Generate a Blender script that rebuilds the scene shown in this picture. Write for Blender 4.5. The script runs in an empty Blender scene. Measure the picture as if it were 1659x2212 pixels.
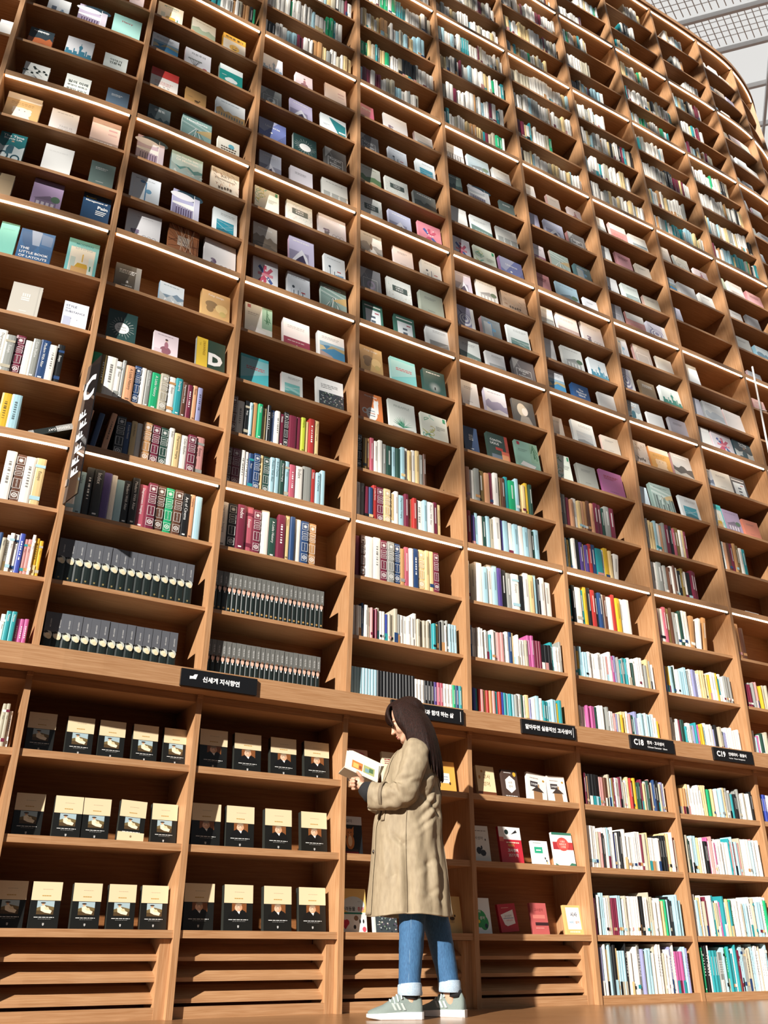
import bpy, bmesh, math, random
from mathutils import Vector, Matrix
SC = bpy.context.scene
COL = SC.collection
# ---------------------------------------------------------------- camera
F_PX, PITCH, ROLL, CAMZ = 1899.08, 0.460612, 0.00221942, 0.2915
cam_d = bpy.data.cameras.new('camera'); cam = bpy.data.objects.new('camera', cam_d); COL.objects.link(cam)
cp, sp, cr, sr = math.cos(PITCH), math.sin(PITCH), math.cos(ROLL), math.sin(ROLL)
fw = Vector((0, cp, sp)); up = Vector((0, -sp, cp)); rt = Vector((1, 0, 0))
cr_v = cr*rt + sr*up; cu_v = -sr*rt + cr*up
cam.matrix_world = Matrix(((cr_v.x, cu_v.x, -fw.x, 0), (cr_v.y, cu_v.y, -fw.y, 0), (cr_v.z, cu_v.z, -fw.z, CAMZ), (0, 0, 0, 1)))
cam_d.sensor_fit = 'VERTICAL'; cam_d.sensor_height = 24; cam_d.lens = F_PX/2212*24; cam_d.clip_end = 300
SC.camera = cam
# ---------------------------------------------------------------- world, sun, exposure
W = bpy.data.worlds.new('world'); SC.world = W; W.use_nodes = True
wn = W.node_tree.nodes; bg = wn['Background']
bg.inputs[0].default_value = (0.80, 0.90, 1.0, 1); bg.inputs[1].default_value = 0.24
sd = bpy.data.lights.new('sun', 'SUN'); sd.energy = 9.0; sd.angle = math.radians(0.9); sd.color = (1.0, 0.95, 0.88)
so = bpy.data.objects.new('sun', sd); COL.objects.link(so)
SUNDIR = Vector((-0.48, -0.877, 0.47)).normalized()      # towards the sun
so.rotation_euler = SUNDIR.to_track_quat('Z', 'Y').to_euler(); so.location = (-6, -12, 12)
SC.view_settings.view_transform = 'Standard'; SC.view_settings.look = 'None'
SC.view_settings.exposure = 0.0; SC.view_settings.gamma = 1.0
# ---------------------------------------------------------------- helpers
def lin(h):
    h = h.strip()
    r = []
    for i in (0, 2, 4):
        c = int(h[i:i+2], 16)/255
        r.append(c/12.92 if c <= .04045 else ((c+.055)/1.055)**2.4)
    return tuple(r)
def tag(o, label=None, cat=None, group=None, kind=None):
    if label: o['label'] = label
    if cat: o['category'] = cat
    if group: o['group'] = group
    if kind: o['kind'] = kind
    return o
def empty(name, loc=(0, 0, 0), rot=(0, 0, 0)):
    o = bpy.data.objects.new(name, None); o.empty_display_size = .1
    COL.objects.link(o); o.location = loc; o.rotation_euler = rot
    return o
class MB:
    def __init__(s, org=(0, 0, 0)): s.v = []; s.f = []; s.c = []; s.uv = []; s.sm = []; s.org = Vector(org)
    def face(s, pts, col=(1, 1, 1), uv=None, sm=False):
        i = len(s.v); s.v += [tuple(Vector(p)-s.org) for p in pts]; s.f.append(list(range(i, i+len(pts)))); s.c.append(col)
        s.uv.append(uv or [(0, 0)]*len(pts)); s.sm.append(sm)
    def raw(s, vs, fs, col=(1, 1, 1), sm=False):
        i = len(s.v); s.v += [tuple(Vector(p)-s.org) for p in vs]
        for f in fs:
            s.f.append([a+i for a in f]); s.c.append(col); s.uv.append([(0, 0)]*len(f)); s.sm.append(sm)
    def box(s, x0, x1, y0, y1, z0, z1, col=(1, 1, 1), top=None):
        p = [(x0, y0, z0), (x1, y0, z0), (x1, y1, z0), (x0, y1, z0), (x0, y0, z1), (x1, y0, z1), (x1, y1, z1), (x0, y1, z1)]
        i = len(s.v); s.v += [tuple(Vector(q)-s.org) for q in p]
        for k, f in enumerate(([0, 3, 2, 1], [4, 5, 6, 7], [0, 1, 5, 4], [1, 2, 6, 5], [2, 3, 7, 6], [3, 0, 4, 7])):
            s.f.append([a+i for a in f]); s.c.append(top if (top and k == 1) else col); s.uv.append([(0, 0)]*4); s.sm.append(False)
    def mesh(s, name):
        me = bpy.data.meshes.new(name); me.from_pydata(s.v, [], s.f)
        ca = me.color_attributes.new('Col', 'BYTE_COLOR', 'CORNER')
        uvl = me.uv_layers.new(name='UVMap')
        cols = []; uvs = []
        for f, c, u in zip(s.f, s.c, s.uv):
            for k in range(len(f)): cols += [c[0], c[1], c[2], 1.0]; uvs += [u[k][0], u[k][1]]
        ca.data.foreach_set('color', cols); uvl.data.foreach_set('uv', uvs)
        me.polygons.foreach_set('use_smooth', s.sm)
        me.update(); return me
    def obj(s, name, mat, parent=None, loc=None, rot=None):
        o = bpy.data.objects.new(name, s.mesh(name)); o.data.materials.append(mat); COL.objects.link(o)
        if parent: o.parent = parent
        if loc is not None: o.location = loc
        if rot is not None: o.rotation_euler = rot
        return o
# ---------------------------------------------------------------- materials
def mat(name, base=(.5, .5, .5), rough=.5, attr=False, **kw):
    m = bpy.data.materials.new(name); m.use_nodes = True
    nt = m.node_tree; b = nt.nodes['Principled BSDF']
    b.inputs['Base Color'].default_value = (*base, 1); b.inputs['Roughness'].default_value = rough
    if attr:
        a = nt.nodes.new('ShaderNodeAttribute'); a.attribute_name = 'Col'
        nt.links.new(a.outputs['Color'], b.inputs['Base Color'])
    for k, v in kw.items(): b.inputs[k].default_value = v
    return m
def noise_mix(m, coord, scale, c1, c2, nscale=5, detail=6, lo=.35, hi=.65, bump=0, dist=0):
    nt = m.node_tree; b = nt.nodes['Principled BSDF']
    tc = nt.nodes.new('ShaderNodeTexCoord'); mp = nt.nodes.new('ShaderNodeMapping'); mp.inputs['Scale'].default_value = scale
    n = nt.nodes.new('ShaderNodeTexNoise'); n.inputs['Scale'].default_value = nscale; n.inputs['Detail'].default_value = detail
    n.inputs['Distortion'].default_value = dist
    r = nt.nodes.new('ShaderNodeValToRGB'); r.color_ramp.elements[0].position = lo; r.color_ramp.elements[1].position = hi
    r.color_ramp.elements[0].color = (*c1, 1); r.color_ramp.elements[1].color = (*c2, 1)
    nt.links.new(tc.outputs[coord], mp.inputs[0]); nt.links.new(mp.outputs[0], n.inputs['Vector'])
    nt.links.new(n.outputs[0], r.inputs[0]); nt.links.new(r.outputs[0], b.inputs['Base Color'])
    if bump:
        bp = nt.nodes.new('ShaderNodeBump'); bp.inputs['Strength'].default_value = bump; bp.inputs['Distance'].default_value = .01
        nt.links.new(n.outputs[0], bp.inputs['Height']); nt.links.new(bp.outputs[0], b.inputs['Normal'])
    return m
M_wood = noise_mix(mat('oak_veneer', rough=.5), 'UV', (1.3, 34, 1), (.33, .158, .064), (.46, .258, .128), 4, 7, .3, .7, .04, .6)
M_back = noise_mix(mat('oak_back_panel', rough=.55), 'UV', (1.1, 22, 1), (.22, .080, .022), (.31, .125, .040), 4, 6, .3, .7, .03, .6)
M_floor = noise_mix(mat('wood_floor', rough=.28), 'Generated', (80, 240, 1), (.20, .09, .035), (.30, .15, .065), 3, 6, .3, .7, .02)
M_paint = mat('printed_cover', rough=.42, attr=True)
M_pages = noise_mix(mat('page_edges', rough=.9), 'Object', (900, 10, 3), (.62, .56, .46), (.86, .82, .74), 3, 2)
M_black = mat('black_sign_plate', (.008, .008, .009), .25)
M_white = mat('white_lettering', (.85, .85, .85), .4)
M_strip = mat('led_strip', (1, .9, .75), .4)
_b = M_strip.node_tree.nodes['Principled BSDF']; _b.inputs['Emission Color'].default_value = (1, .76, .50, 1); _b.inputs['Emission Strength'].default_value = 15.0
M_metal = mat('brushed_metal', (.6, .6, .6), .3, Metallic=1.0)
# ---------------------------------------------------------------- plan of the curved wall
PTS = [(-3.996,3.36),(-3.245,3.545),(-2.4632,3.7865),(-1.7034,4.1074),(-0.9683,4.5353),(-0.2211,4.9696),(0.5154,5.3958),(1.2597,5.8142),(1.9986,6.2429),(2.7325,6.6525),(3.4809,7.0833),(4.2233,7.5171),(4.8735,7.9593),(5.3939,8.5236),(5.73,9.20),(5.92,9.93),(5.98,10.70)]
I0 = -2
LV = [('BT',1.565),('a2',1.943),('a1',2.325),('A',2.68),('b1',3.078),('b2',3.471),('b3',3.861),('B',4.224),('c1',4.591),('c2',4.953),('C',5.266),('d1',5.679),('d2',6.067),('d3',6.44),('D',6.793),('e1',7.233),('e2',7.649),('e3',8.053),('E',8.415),('f1',8.88),('f2',9.318),('F',9.71),('g1',10.202),('g2',10.668),('G',11.098)]
def curve(s):
    i = s-I0; k = min(max(int(math.floor(i)), 1), len(PTS)-3); t = i-k
    p0, p1, p2, p3 = PTS[k-1], PTS[k], PTS[k+1], PTS[k+2]; r = []; d = []
    for a in (0, 1):
        A, B, C, D = p0[a], p1[a], p2[a], p3[a]
        r.append(.5*(2*B+(C-A)*t+(2*A-5*B+4*C-D)*t*t+(3*B-A-3*C+D)*t**3))
        d.append(.5*((C-A)+2*(2*A-5*B+4*C-D)*t+3*(3*B-A-3*C+D)*t*t))
    L = math.hypot(*d); return r[0], r[1], d[0]/L, d[1]/L
def off(z):
    z = max(z, 1.3); t = ((z/.83-.351)-7)/6
    return .83*(-.11817393*t*t+.08189933*t**3-.18547654*t)
def pos(s, d, z):
    x, y, tx, ty = curve(s); o = off(z)
    return Vector((x+ty*(o+d), y-tx*(o+d), z))
def proj(p):
    X, Y, Z = p[0], p[1], p[2]-CAMZ; w = Y*cp+Z*sp; u = -Y*sp+Z*cp
    return 829.5+F_PX*(cr*X+sr*u)/w, 1106-F_PX*(-sr*X+cr*u)/w
def heading(s):
    c = curve(s); return math.atan2(c[3], c[2])
def slab(mb, s0, s1, d0, d1, z0, z1, n=4, ugrain='s'):
    """board following the wall: s along the wall, d in depth (d0 back, d1 front)"""
    zm = (z0+z1)/2
    def P(s, d, z):
        x, y, tx, ty = curve(s); o = off(zm); return Vector((x+ty*(o+d), y-tx*(o+d), z))
    off_u = random.random()*7; off_v = random.random()*7
    for i in range(n):
        a = s0+(s1-s0)*i/n; b = s0+(s1-s0)*(i+1)/n; ua = off_u+a*.86; ub = off_u+b*.86
        def q(pts, uv): mb.face(pts, uv=uv)
        uvz = [(ua, off_v), (ub, off_v), (ub, off_v+z1-z0), (ua, off_v+z1-z0)]
        uvd = [(ua, off_v), (ub, off_v), (ub, off_v+d1-d0), (ua, off_v+d1-d0)]
        q([P(a, d1, z0), P(b, d1, z0), P(b, d1, z1), P(a, d1, z1)], uvz)
        q([P(b, d0, z0), P(a, d0, z0), P(a, d0, z1), P(b, d0, z1)], uvz)
        q([P(a, d1, z1), P(b, d1, z1), P(b, d0, z1), P(a, d0, z1)], uvd)
        q([P(a, d0, z0), P(b, d0, z0), P(b, d1, z0), P(a, d1, z0)], uvd)
    for s, fl in ((s0, 1), (s1, 0)):
        pts = [P(s, d0, z0), P(s, d1, z0), P(s, d1, z1), P(s, d0, z1)]
        uv = [(0, off_v), (0, off_v+.3), (z1-z0, off_v+.3), (z1-z0, off_v)]
        mb.face(pts if fl else pts[::-1], uv=uv)
def upright(mb, s0, s1, d0, d1, zs):
    ou = random.random()*9
    for z0, z1 in zip(zs, zs[1:]):
        def P(s, d, z):
            x, y, tx, ty = curve(s); o = off(z); return Vector((x+ty*(o+d), y-tx*(o+d), z))
        w = .03; D = d1-d0
        mb.face([P(s0, d1, z0), P(s1, d1, z0), P(s1, d1, z1), P(s0, d1, z1)], uv=[(z0+ou, 0), (z0+ou, w), (z1+ou, w), (z1+ou, 0)])
        mb.face([P(s0, d0, z0), P(s0, d1, z0), P(s0, d1, z1), P(s0, d0, z1)], uv=[(z0+ou, 1), (z0+ou, 1+D), (z1+ou, 1+D), (z1+ou, 1)])
        mb.face([P(s1, d1, z0), P(s1, d0, z0), P(s1, d0, z1), P(s1, d1, z1)], uv=[(z0+ou, 2), (z0+ou, 2+D), (z1+ou, 2+D), (z1+ou, 2)])
        mb.face([P(s1, d0, z0), P(s0, d0, z0), P(s0, d0, z1), P(s1, d0, z1)], uv=[(z0+ou, 0), (z0+ou, w), (z1+ou, w), (z1+ou, 0)])
    for z, r in ((zs[0], -1), (zs[-1], 1)):
        pts = [pos(s0, d1, z), pos(s1, d1, z), pos(s1, d0, z), pos(s0, d0, z)][::r]
        mb.face(pts, uv=[(0, 0), (0, w), (D, w), (D, 0)])
ORD = ['', 'first', 'second', 'third', 'fourth', 'fifth', 'sixth', 'seventh', 'eighth', 'ninth', 'tenth', 'eleventh', 'twelfth', 'thirteenth', 'fourteenth', 'fifteenth', 'sixteenth', 'seventeenth', 'eighteenth', 'nineteenth', 'twentieth']
def ordw(n):
    if n <= 20: return ORD[n]
    t = ['', '', 'twenty', 'thirty', 'forty', 'fifty'][n//10]
    return t+'-'+ORD[n % 10] if n % 10 else {2: 'twentieth', 3: 'thirtieth', 4: 'fortieth', 5: 'fiftieth'}[n//10]
PW = .036      # upright thickness in wall units
SB, SF = -.34, -.038
STRIP = 'ABCDEFG'
def base_z(i): return LV[i][1] + (0.0 if i == 0 else .060 if LV[i][0] in STRIP else .022)
# ---------------------------------------------------------------- floor and ceiling
f = MB(); f.face([(-32, 3.0, 0), (22, 3.0, 0), (22, 16, 0), (-32, 16, 0)])
tag(f.obj('floor', M_floor), kind='structure')
f = MB(); f.face([(-32, -14, 0), (22, -14, 0), (22, 3.0, 0), (-32, 3.0, 0)])
tag(f.obj('unseen_dark_floor', mat('bounce_cut_dark', (.02, .02, .022), .9)), kind='structure')  # unseen dark floor, added to cut light bouncing up under the shelves
# ---------------------------------------------------------------- upper bookcases
ZS = [1.46]+[z for _, z in LV[1:]]+[11.158]
BAYS = list(range(-1, 13))
for k in BAYS:
    org = pos(k+.5, -.17, LV[0][1]); org.z = LV[0][1]
    root = empty('bookcase', org)
    n = 4 if 1 <= k <= 8 else 8
    tag(root, 'tall oak bookcase column above the beam, %s from the left edge, lit by strips' % ordw(k+2), 'bookcase', 'bookcase columns of the curved wall')
    u = MB(org); upright(u, k, k+PW, SB-.014, 0, ZS); u.obj('upright', M_wood, root)
    if k == BAYS[-1]:
        u = MB(org); upright(u, k+1, k+1+PW, SB, 0, ZS); u.obj('upright', M_wood, root)
    bk = MB(org)
    for z0, z1 in zip(ZS, ZS[1:]):
        N = n
        for j in range(N):
            a = k+PW+(1-PW)*j/N; b = k+PW+(1-PW)*(j+1)/N
            bk.face([pos(a, SB+.004, z0), pos(b, SB+.004, z0), pos(b, SB+.004, z1), pos(a, SB+.004, z1)], uv=[(a, z0), (b, z0), (b, z1), (a, z1)])
            bk.face([pos(b, SB-.012, z0), pos(a, SB-.012, z0), pos(a, SB-.012, z1), pos(b, SB-.012, z1)], uv=[(b, z0), (a, z0), (a, z1), (b, z1)])
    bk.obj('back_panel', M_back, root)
    for nm, z in LV[1:]:
        m = MB(org)
        if nm in STRIP: slab(m, k+PW, k+1, SB+.004, -.004, z+.018, z+.060, n)
        else: slab(m, k+PW, k+1, SB+.004, SF, z, z+.022, n)
        sh = m.obj('shelf', M_wood, root)
        if nm in STRIP:
            m = MB(org); slab(m, k+PW+.012, k+1-.012, -.018, -.008, z+.010, z+.018, n); m.obj('light_strip', M_strip, sh)
            m = MB(org); slab(m, k+1-.014, k+1-.004, -.034, -.004, z+.002, z+.018, 1); m.obj('strip_end_cap', M_black, sh)
    m = MB(org); slab(m, k+PW, k+1, SB, 0, 1.50, 1.565, n); m.obj('bottom_board', M_wood, root)
# cornice boards
for k in BAYS:
    m = MB(); slab(m, k, k+1, SB, .015, 11.158, 11.22, 6)
    tag(m.obj('cornice_board', M_wood), 'oak cornice board capping the %s bookcase column from the left' % ordw(k+2), 'cornice', 'cornice boards on the wall top')
# beam that carries the signs
m = MB(); slab(m, -1, 12, -.02, .09, 1.478, 1.582, 60)
tag(m.obj('fascia_beam', M_wood), 'long pale oak beam carrying the black signs, between upper and lower shelves', 'beam')
# ---------------------------------------------------------------- lower cabinets
LOW = [('l1', .344), ('l2', .724), ('l3', 1.099)]
for k in range(-1, 12):
    org = pos(k+.5, -.17, 0); org.z = 0
    books = k not in (1, 2, 3, 4)
    root = empty('base_cabinet', org)
    tag(root, 'oak base cabinet with %s below the beam, %s from the left edge' % ('packed shelves' if books else 'slatted foot vent', ordw(k+2)), 'cabinet', 'base cabinets under the beam')
    n = 4
    u = MB(org); upright(u, k, k+PW, SB-.014, -.012, [0, 1.3, 1.478]); u.obj('upright', M_wood, root)
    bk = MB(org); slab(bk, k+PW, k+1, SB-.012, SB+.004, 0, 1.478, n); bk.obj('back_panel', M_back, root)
    m = MB(org); slab(m, k+PW, k+1, SB, -.02, 1.44, 1.478, n); m.obj('top_board', M_wood, root)
    for nm, z in LOW:
        m = MB(org); slab(m, k+PW, k+1, SB+.004, -.022, z-.012, z+.022, n); m.obj('shelf', M_wood, root)
    if not books:
        for j, zz in enumerate((.236, .150, .062)):
            m = MB(org); a = k+PW; b = k+1-PW*1.6
            # tilted slat: front edge low
            for q in range(n):
                s0 = a+(b-a)*q/n; s1 = a+(b-a)*(q+1)/n
                F0, F1 = pos(s0, -.075, zz), pos(s1, -.075, zz); G0, G1 = pos(s0, -.17, zz+.055), pos(s1, -.17, zz+.055)
                T = Vector((0, 0, .018))
                uv = [(s0, 0), (s1, 0), (s1, .11), (s0, .11)]
                m.face([F0+T, F1+T, G1+T, G0+T], uv=uv); m.face([G0, G1, F1, F0], uv=uv)
                m.face([F0, F1, F1+T, F0+T], uv=[(s0, 0), (s1, 0), (s1, .018), (s0, .018)]); m.face([G1, G0, G0+T, G1+T], uv=uv)
            m.obj('vent_slat', M_wood, root)
        m = MB(org); slab(m, k+PW, k+1, -.075, -.050, 0, .048, n); m.obj('plinth', M_wood, root)
        m = MB(org); upright(m, k+1-PW*1.6, k+1, -.2, -.048, [.0, .33]); m.obj('vent_side_post', M_wood, root)
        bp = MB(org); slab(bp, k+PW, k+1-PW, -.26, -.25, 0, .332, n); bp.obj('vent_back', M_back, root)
    else:
        m = MB(org); slab(m, k+PW, k+1, SB, -.02, 0, .045, n); m.obj('plinth', M_wood, root)
# ---------------------------------------------------------------- lettering
_gc = {}
def glyph(text, bold=0.0):
    key = (text, bold)
    if key in _gc: return _gc[key]
    cu = bpy.data.curves.new('txt', 'FONT'); cu.body = text; cu.size = 1; cu.resolution_u = 2; cu.offset = bold
    ob = bpy.data.objects.new('txt', cu); COL.objects.link(ob)
    dg = bpy.context.evaluated_depsgraph_get(); dg.update()
    me = ob.evaluated_get(dg).to_mesh()
    vs = [(v.co.x, v.co.y) for v in me.vertices]; fs = [list(p.vertices) for p in me.polygons]
    ob.evaluated_get(dg).to_mesh_clear(); bpy.data.objects.remove(ob); bpy.data.curves.remove(cu)
    if vs:
        x0 = min(v[0] for v in vs); x1 = max(v[0] for v in vs); y0 = min(v[1] for v in vs); y1 = max(v[1] for v in vs)
        vs = [(a-x0, b-y0) for a, b in vs]
    else: x0 = y0 = 0; x1 = y1 = 1
    _gc[key] = (vs, fs, x1-x0, y1-y0); return _gc[key]
class Art:
    """flat artwork on the plane y = -e (front face) of a local book frame"""
    def __init__(s, mb, w, h, e=.0004): s.mb = mb; s.w = w; s.h = h; s.y = -e
    def poly(s, pts, col, rel=True):
        s.y -= .00002
        w, h = (s.w, s.h) if rel else (1, 1)
        s.mb.face([(x*w, s.y, z*h) for x, z in pts], col)
    def rect(s, x0, z0, x1, z1, col): s.poly([(x0, z0), (x1, z0), (x1, z1), (x0, z1)], col)
    def ell(s, cx, cz, rx, rz, col, n=16, a0=0, a1=6.2832):
        full = abs(a1-a0-6.2832) < .01
        s.poly([(cx+rx*math.cos(a0+(a1-a0)*i/n), cz+rz*math.sin(a0+(a1-a0)*i/n)) for i in range(n if full else n+1)], col)
    def line(s, x0, z0, x1, z1, t, col):
        dx, dz = (x1-x0)*s.w, (z1-z0)*s.h; L = math.hypot(dx, dz) or 1; nx, nz = -dz/L*t/2, dx/L*t/2
        s.y -= .00002
        s.mb.face([(x0*s.w+nx, s.y, z0*s.h+nz), (x0*s.w-nx, s.y, z0*s.h-nz), (x1*s.w-nx, s.y, z1*s.h-nz), (x1*s.w+nx, s.y, z1*s.h+nz)][::-1], col)
    def text(s, t, cx, cz, wfrac, col, hmax=.2, bold=0, align='c'):
        vs, fs, tw, th = glyph(t, bold)
        if not vs: return
        k = min(wfrac*s.w/tw, hmax*s.h/th); s.y -= .00003
        x0 = cx*s.w-(tw*k/2 if align == 'c' else 0); z0 = cz*s.h-th*k/2
        s.mb.raw([(x0+a*k, s.y, z0+b*k) for a, b in vs], fs, col)
    def vtext(s, t, cx, ztop, len_, width, col, bold=.0):
        """reads top to bottom along a spine; absolute metres"""
        vs, fs, tw, th = glyph(t, bold)
        if not vs: return
        k = min(len_/tw, width/th); s.y -= .00003
        s.mb.raw([(cx-th*k/2+b*k, s.y, ztop-a*k) for a, b in vs], fs, col)
    def dashes(s, x0, x1, z, t, col, rnd, n=5):
        xs = sorted(rnd.random() for _ in range(n*2)); x = x0
        while x < x1:
            L = (x1-x0)*(.08+.14*rnd.random()); s.rect(x, z-t/2, min(x+L, x1), z+t/2, col); x += L+(x1-x0)*.035
def mixc(a, b, t): return tuple(a[i]*(1-t)+b[i]*t for i in range(3))
WH = (.80, .80, .78); BK = (.015, .015, .018)
def cover_art(A, base, style, ex, rnd):
    dark = sum(base) < .75; ink = WH if dark else (.10, .10, .11); soft = mixc(base, ink, .45)
    R = rnd.random
    tx = ex.split(';') if ex else []
    def titles(z=.86, n=2, c=None, x0=.15, x1=.8):
        for i in range(n): A.dashes(x0, x1-.12*i*R(), z-.055*i, .022 if i else .03, c or soft, rnd)
    if style in ('plain',): titles(.8, 1, mixc(base, ink, .12))
    elif style == 'mini': titles(.78, 2, mixc(base, ink, .6), .2, .7); titles(.25, 1, mixc(base, ink, .4), .3, .6)
    elif style in ('title', 'darktext'):
        if tx:
            for i, t in enumerate(tx): A.text(t, .5, .74-.13*i, .62, lin('a8303a') if not dark else WH, .1, .01)
        else:
            titles(.78, 3, ink if dark else lin('8a2030'))
        titles(.2, 1, mixc(base, ink, .5), .3, .7)
        if style == 'darktext': A.rect(.8, 0, 1, 1, mixc(base, WH, .25)); A.text('a', .5, .35, .1, WH)
    elif style in ('text2', 'text3'):
        for i, t in enumerate(tx): A.text(t, .5, .72-.16*i, .8, lin('22342e'), .13, .02)
        if style == 'text3':
            for i in range(3): A.dashes(.1, .9, .33-.06*i, .02, soft, rnd)
            A.ell(.7, .12, .2, .07, lin('1f5a44'))
        else:
            for i in range(14): A.ell(R(), .5+.5*R() if i % 2 else .3*R(), .012, .01, mixc(base, (.7, .3, .2), .5), 6)
    elif style == 'lowtitle':
        titles(.88, 1, soft, .2, .8)
        for i, t in enumerate(tx): A.text(t, .6, .33-.12*i, .55, soft, .08)
    elif style in ('pic', 'inset'):
        c2 = lin(ex or '8090a0'); titles(.85, 2, soft, .3, .9)
        x0, z0, x1, z1 = (.14, .12, .86, .58) if style == 'inset' else (.12, .08, .95, .45)
        A.rect(x0, z0, x1, z1, c2)
        for i in range(6):
            x = x0+(x1-x0)*R(); A.line(x0, z0+(z1-z0)*R(), x1, z0+(z1-z0)*R(), .002+.002*R(), mixc(c2, WH, .5))
        A.poly([(x0, z0), (x1, z0), (x1, z0+.08), (x0+.3, z0+.16), (x0, z0+.1)], mixc(c2, BK, .5))
    elif style in ('photo', 'mount', 'palace', 'tracks', 'hall', 'isle', 'city', 'bench', 'light', 'road', 'portrait', 'dune', 'house', 'facade', 'door'):
        sky = mixc(base, WH, .45)
        c2, c3 = mixc(base, BK, .45), mixc(base, BK, .7)
        if ';' in ex and len(tx[0]) == 6: c2, c3 = lin(tx[0]), lin(tx[1])
        elif ex and len(ex) == 6 and style == 'palace': c2 = lin('a8895a')
        if style == 'isle' or style == 'light': sky = mixc(base, WH, .12)
        if style == 'dune': sky = lin('223038'); c2 = base; c3 = mixc(base, BK, .3)
        A.rect(0, .42, 1, 1, sky)
        if style in ('photo', 'bench', 'road', 'dune', 'mount', 'palace', 'isle'):
            pts = [(0, .0)]+[(0, .5)]+[(i/7, .42+.2*R()) for i in range(1, 7)]+[(1, .48), (1, 0)]
            A.poly(pts[::-1], c2)
            A.poly([(0, 0), (1, 0), (1, .15+.1*R()), (.6, .3), (.3, .2), (0, .32)], c3)
        if style == 'mount':
            A.poly([(0, .1), (1, .05), (1, .4), (.75, .3), (.5, .5), (.3, .32), (0, .55)], mixc(c2, WH, .35))
            for i in range(5): x = R(); A.poly([(x, .1+.3*R()), (x+.12, .1+.2*R()), (x+.05, .3)], mixc(c2, WH, .7))
        if style == 'palace':
            A.rect(.05, .2, .95, .4, c2); [A.rect(.08+i*.09, .22, .12+i*.09, .36, c3) for i in range(10)]
        if style == 'bench':
            A.rect(.1, .28, .75, .32, c3); A.rect(.15, .1, .18, .3, c3); A.rect(.66, .1, .69, .3, c3)
        if style in ('tracks', 'hall', 'facade', 'city'):
            A.rect(0, 0, 1, 1, mixc(base, WH, .15))
            for i in range(9): A.line(.5+.1*(R()-.5), .62, -0+1.0*i/8, 0, .002+.003*R(), (WH, c2, c3)[i % 3])
            for i in range(5): A.line(0, .95-.08*i, 1, .75-.07*i, .003, (c2, WH)[i % 2])
            A.poly([(.45, .5), (1, .45), (1, .72), (.7, .62)], mixc(lin('c8a060'), base, .3))
            if style == 'facade': A.rect(0, .5, 1, 1, lin('dcdcd6')); [A.rect(.05+.32*i, .08, .3+.32*i, .5, c2) for i in range(3)]
            if style == 'city': [A.rect(.05+.12*i, 0, .14+.12*i, .25+.5*R(), (c2, c3)[i % 2]) for i in range(8)]
        if style == 'light': A.rect(0, 0, 1, 1, base); [A.ell(.5, .35, .3-.05*i, .22-.035*i, mixc(base, WH, .07*i+.02)) for i in range(6)]; A.rect(.47, .25, .53, .36, BK)
        if style == 'road': A.poly([(.15, 0), (.95, 0), (.55, .42), (.5, .42)], mixc(c2, WH, .5)); A.ell(.48, .42, .06, .14, lin('5a3d2c'))
        if style == 'portrait': A.rect(0, 0, 1, 1, base); A.ell(.5, .6, .2, .2, lin('c9bfb5')); A.ell(.42, .62, .22, .26, lin('b9ac98')); A.ell(.54, .57, .13, .15, lin('d8ccc2')); A.poly([(.2, 0), (.9, 0), (.7, .4), (.35, .4)], lin('8c857c'))
        if style == 'house': A.rect(0, 0, 1, 1, base); A.rect(.15, .12, .85, .4, mixc(base, BK, .45)); A.poly([(.08, .4), (.92, .4), (.6, .56)], mixc(base, BK, .6)); [A.rect(.2+.16*i, .16, .3+.16*i, .34, mixc(base, WH, .5)) for i in range(4)]; A.ell(.8, .48, .15, .1, lin('55705a'))
        if style == 'door': A.rect(0, 0, 1, 1, base); A.rect(.1, .1, .55, .8, mixc(base, WH, .4)); A.rect(.5, .1, .54, .8, lin('4f86b0')); A.ell(.62, .5, .1, .08, lin('6fa0c0')); A.ell(.4, .8, .09, .05, lin('6f98c0'))
        if tx and not (len(tx[0]) == 6 and all(ch in '0123456789abcdef' for ch in tx[0])):
            for i, t in enumerate(tx): A.text(t, .5, .84-.13*i, .7, ink if dark or style in ('isle',) else WH, .1, .015)
        elif style not in ('portrait',): titles(.88, 1, WH if dark else soft)
        if style == 'dune': A.text('속죄하는 글쓰기'[:4], .5, .86, .6, WH, .1, .02)
    elif style == 'topband': A.rect(0, .66, 1, 1, lin(ex)); titles(.45, 3, mixc(base, (.6, .1, .1), .6)); [A.ell(.2+.15*i, .2+.06*R(), .05, .03, soft, 8) for i in range(4)]
    elif style == 'botband': A.poly([(0, 0), (1, 0), (1, .36), (0, .5 if len(ex) and ex[0] == '6' else .36)], lin(ex)); titles(.78, 2, soft); titles(.26, 1, mixc(lin(ex), WH, .5)); A.ell(.5, .12, .03, .03, WH, 8)
    elif style == 'band': A.rect(0, .08, 1, .24, lin(ex)); titles(.16, 1, WH); [A.rect(.6, .5+.16*i, .9, .56+.16*i, mixc(base, lin('b06070'), .35+.2*i)) for i in range(2)]
    elif style == 'circle':
        for i in range(22):
            a = 6.283*i/22; r0, r1 = .27, .36+.12*R(); A.line(.5+r0*math.cos(a), .5+r0*.75*math.sin(a), .5+r1*math.cos(a), .5+r1*.75*math.sin(a), .0015+.002*R(), mixc(base, WH, .5))
        for i in range(12): A.rect(R()*.9, R()*.12 if i % 2 else .86+.1*R(), R()*.03+.03+R()*.9, .05+R()*.1 if i % 2 else .98, mixc(base, WH, .15)) if False else None
        A.ell(.5, .48, .25, .17, WH)
        if tx: [A.text(t, .5, .52-.09*i, .34, soft if not dark else lin('405050'), .05) for i, t in enumerate(tx)]
    elif style in ('frame', 'portfolio'):
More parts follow.
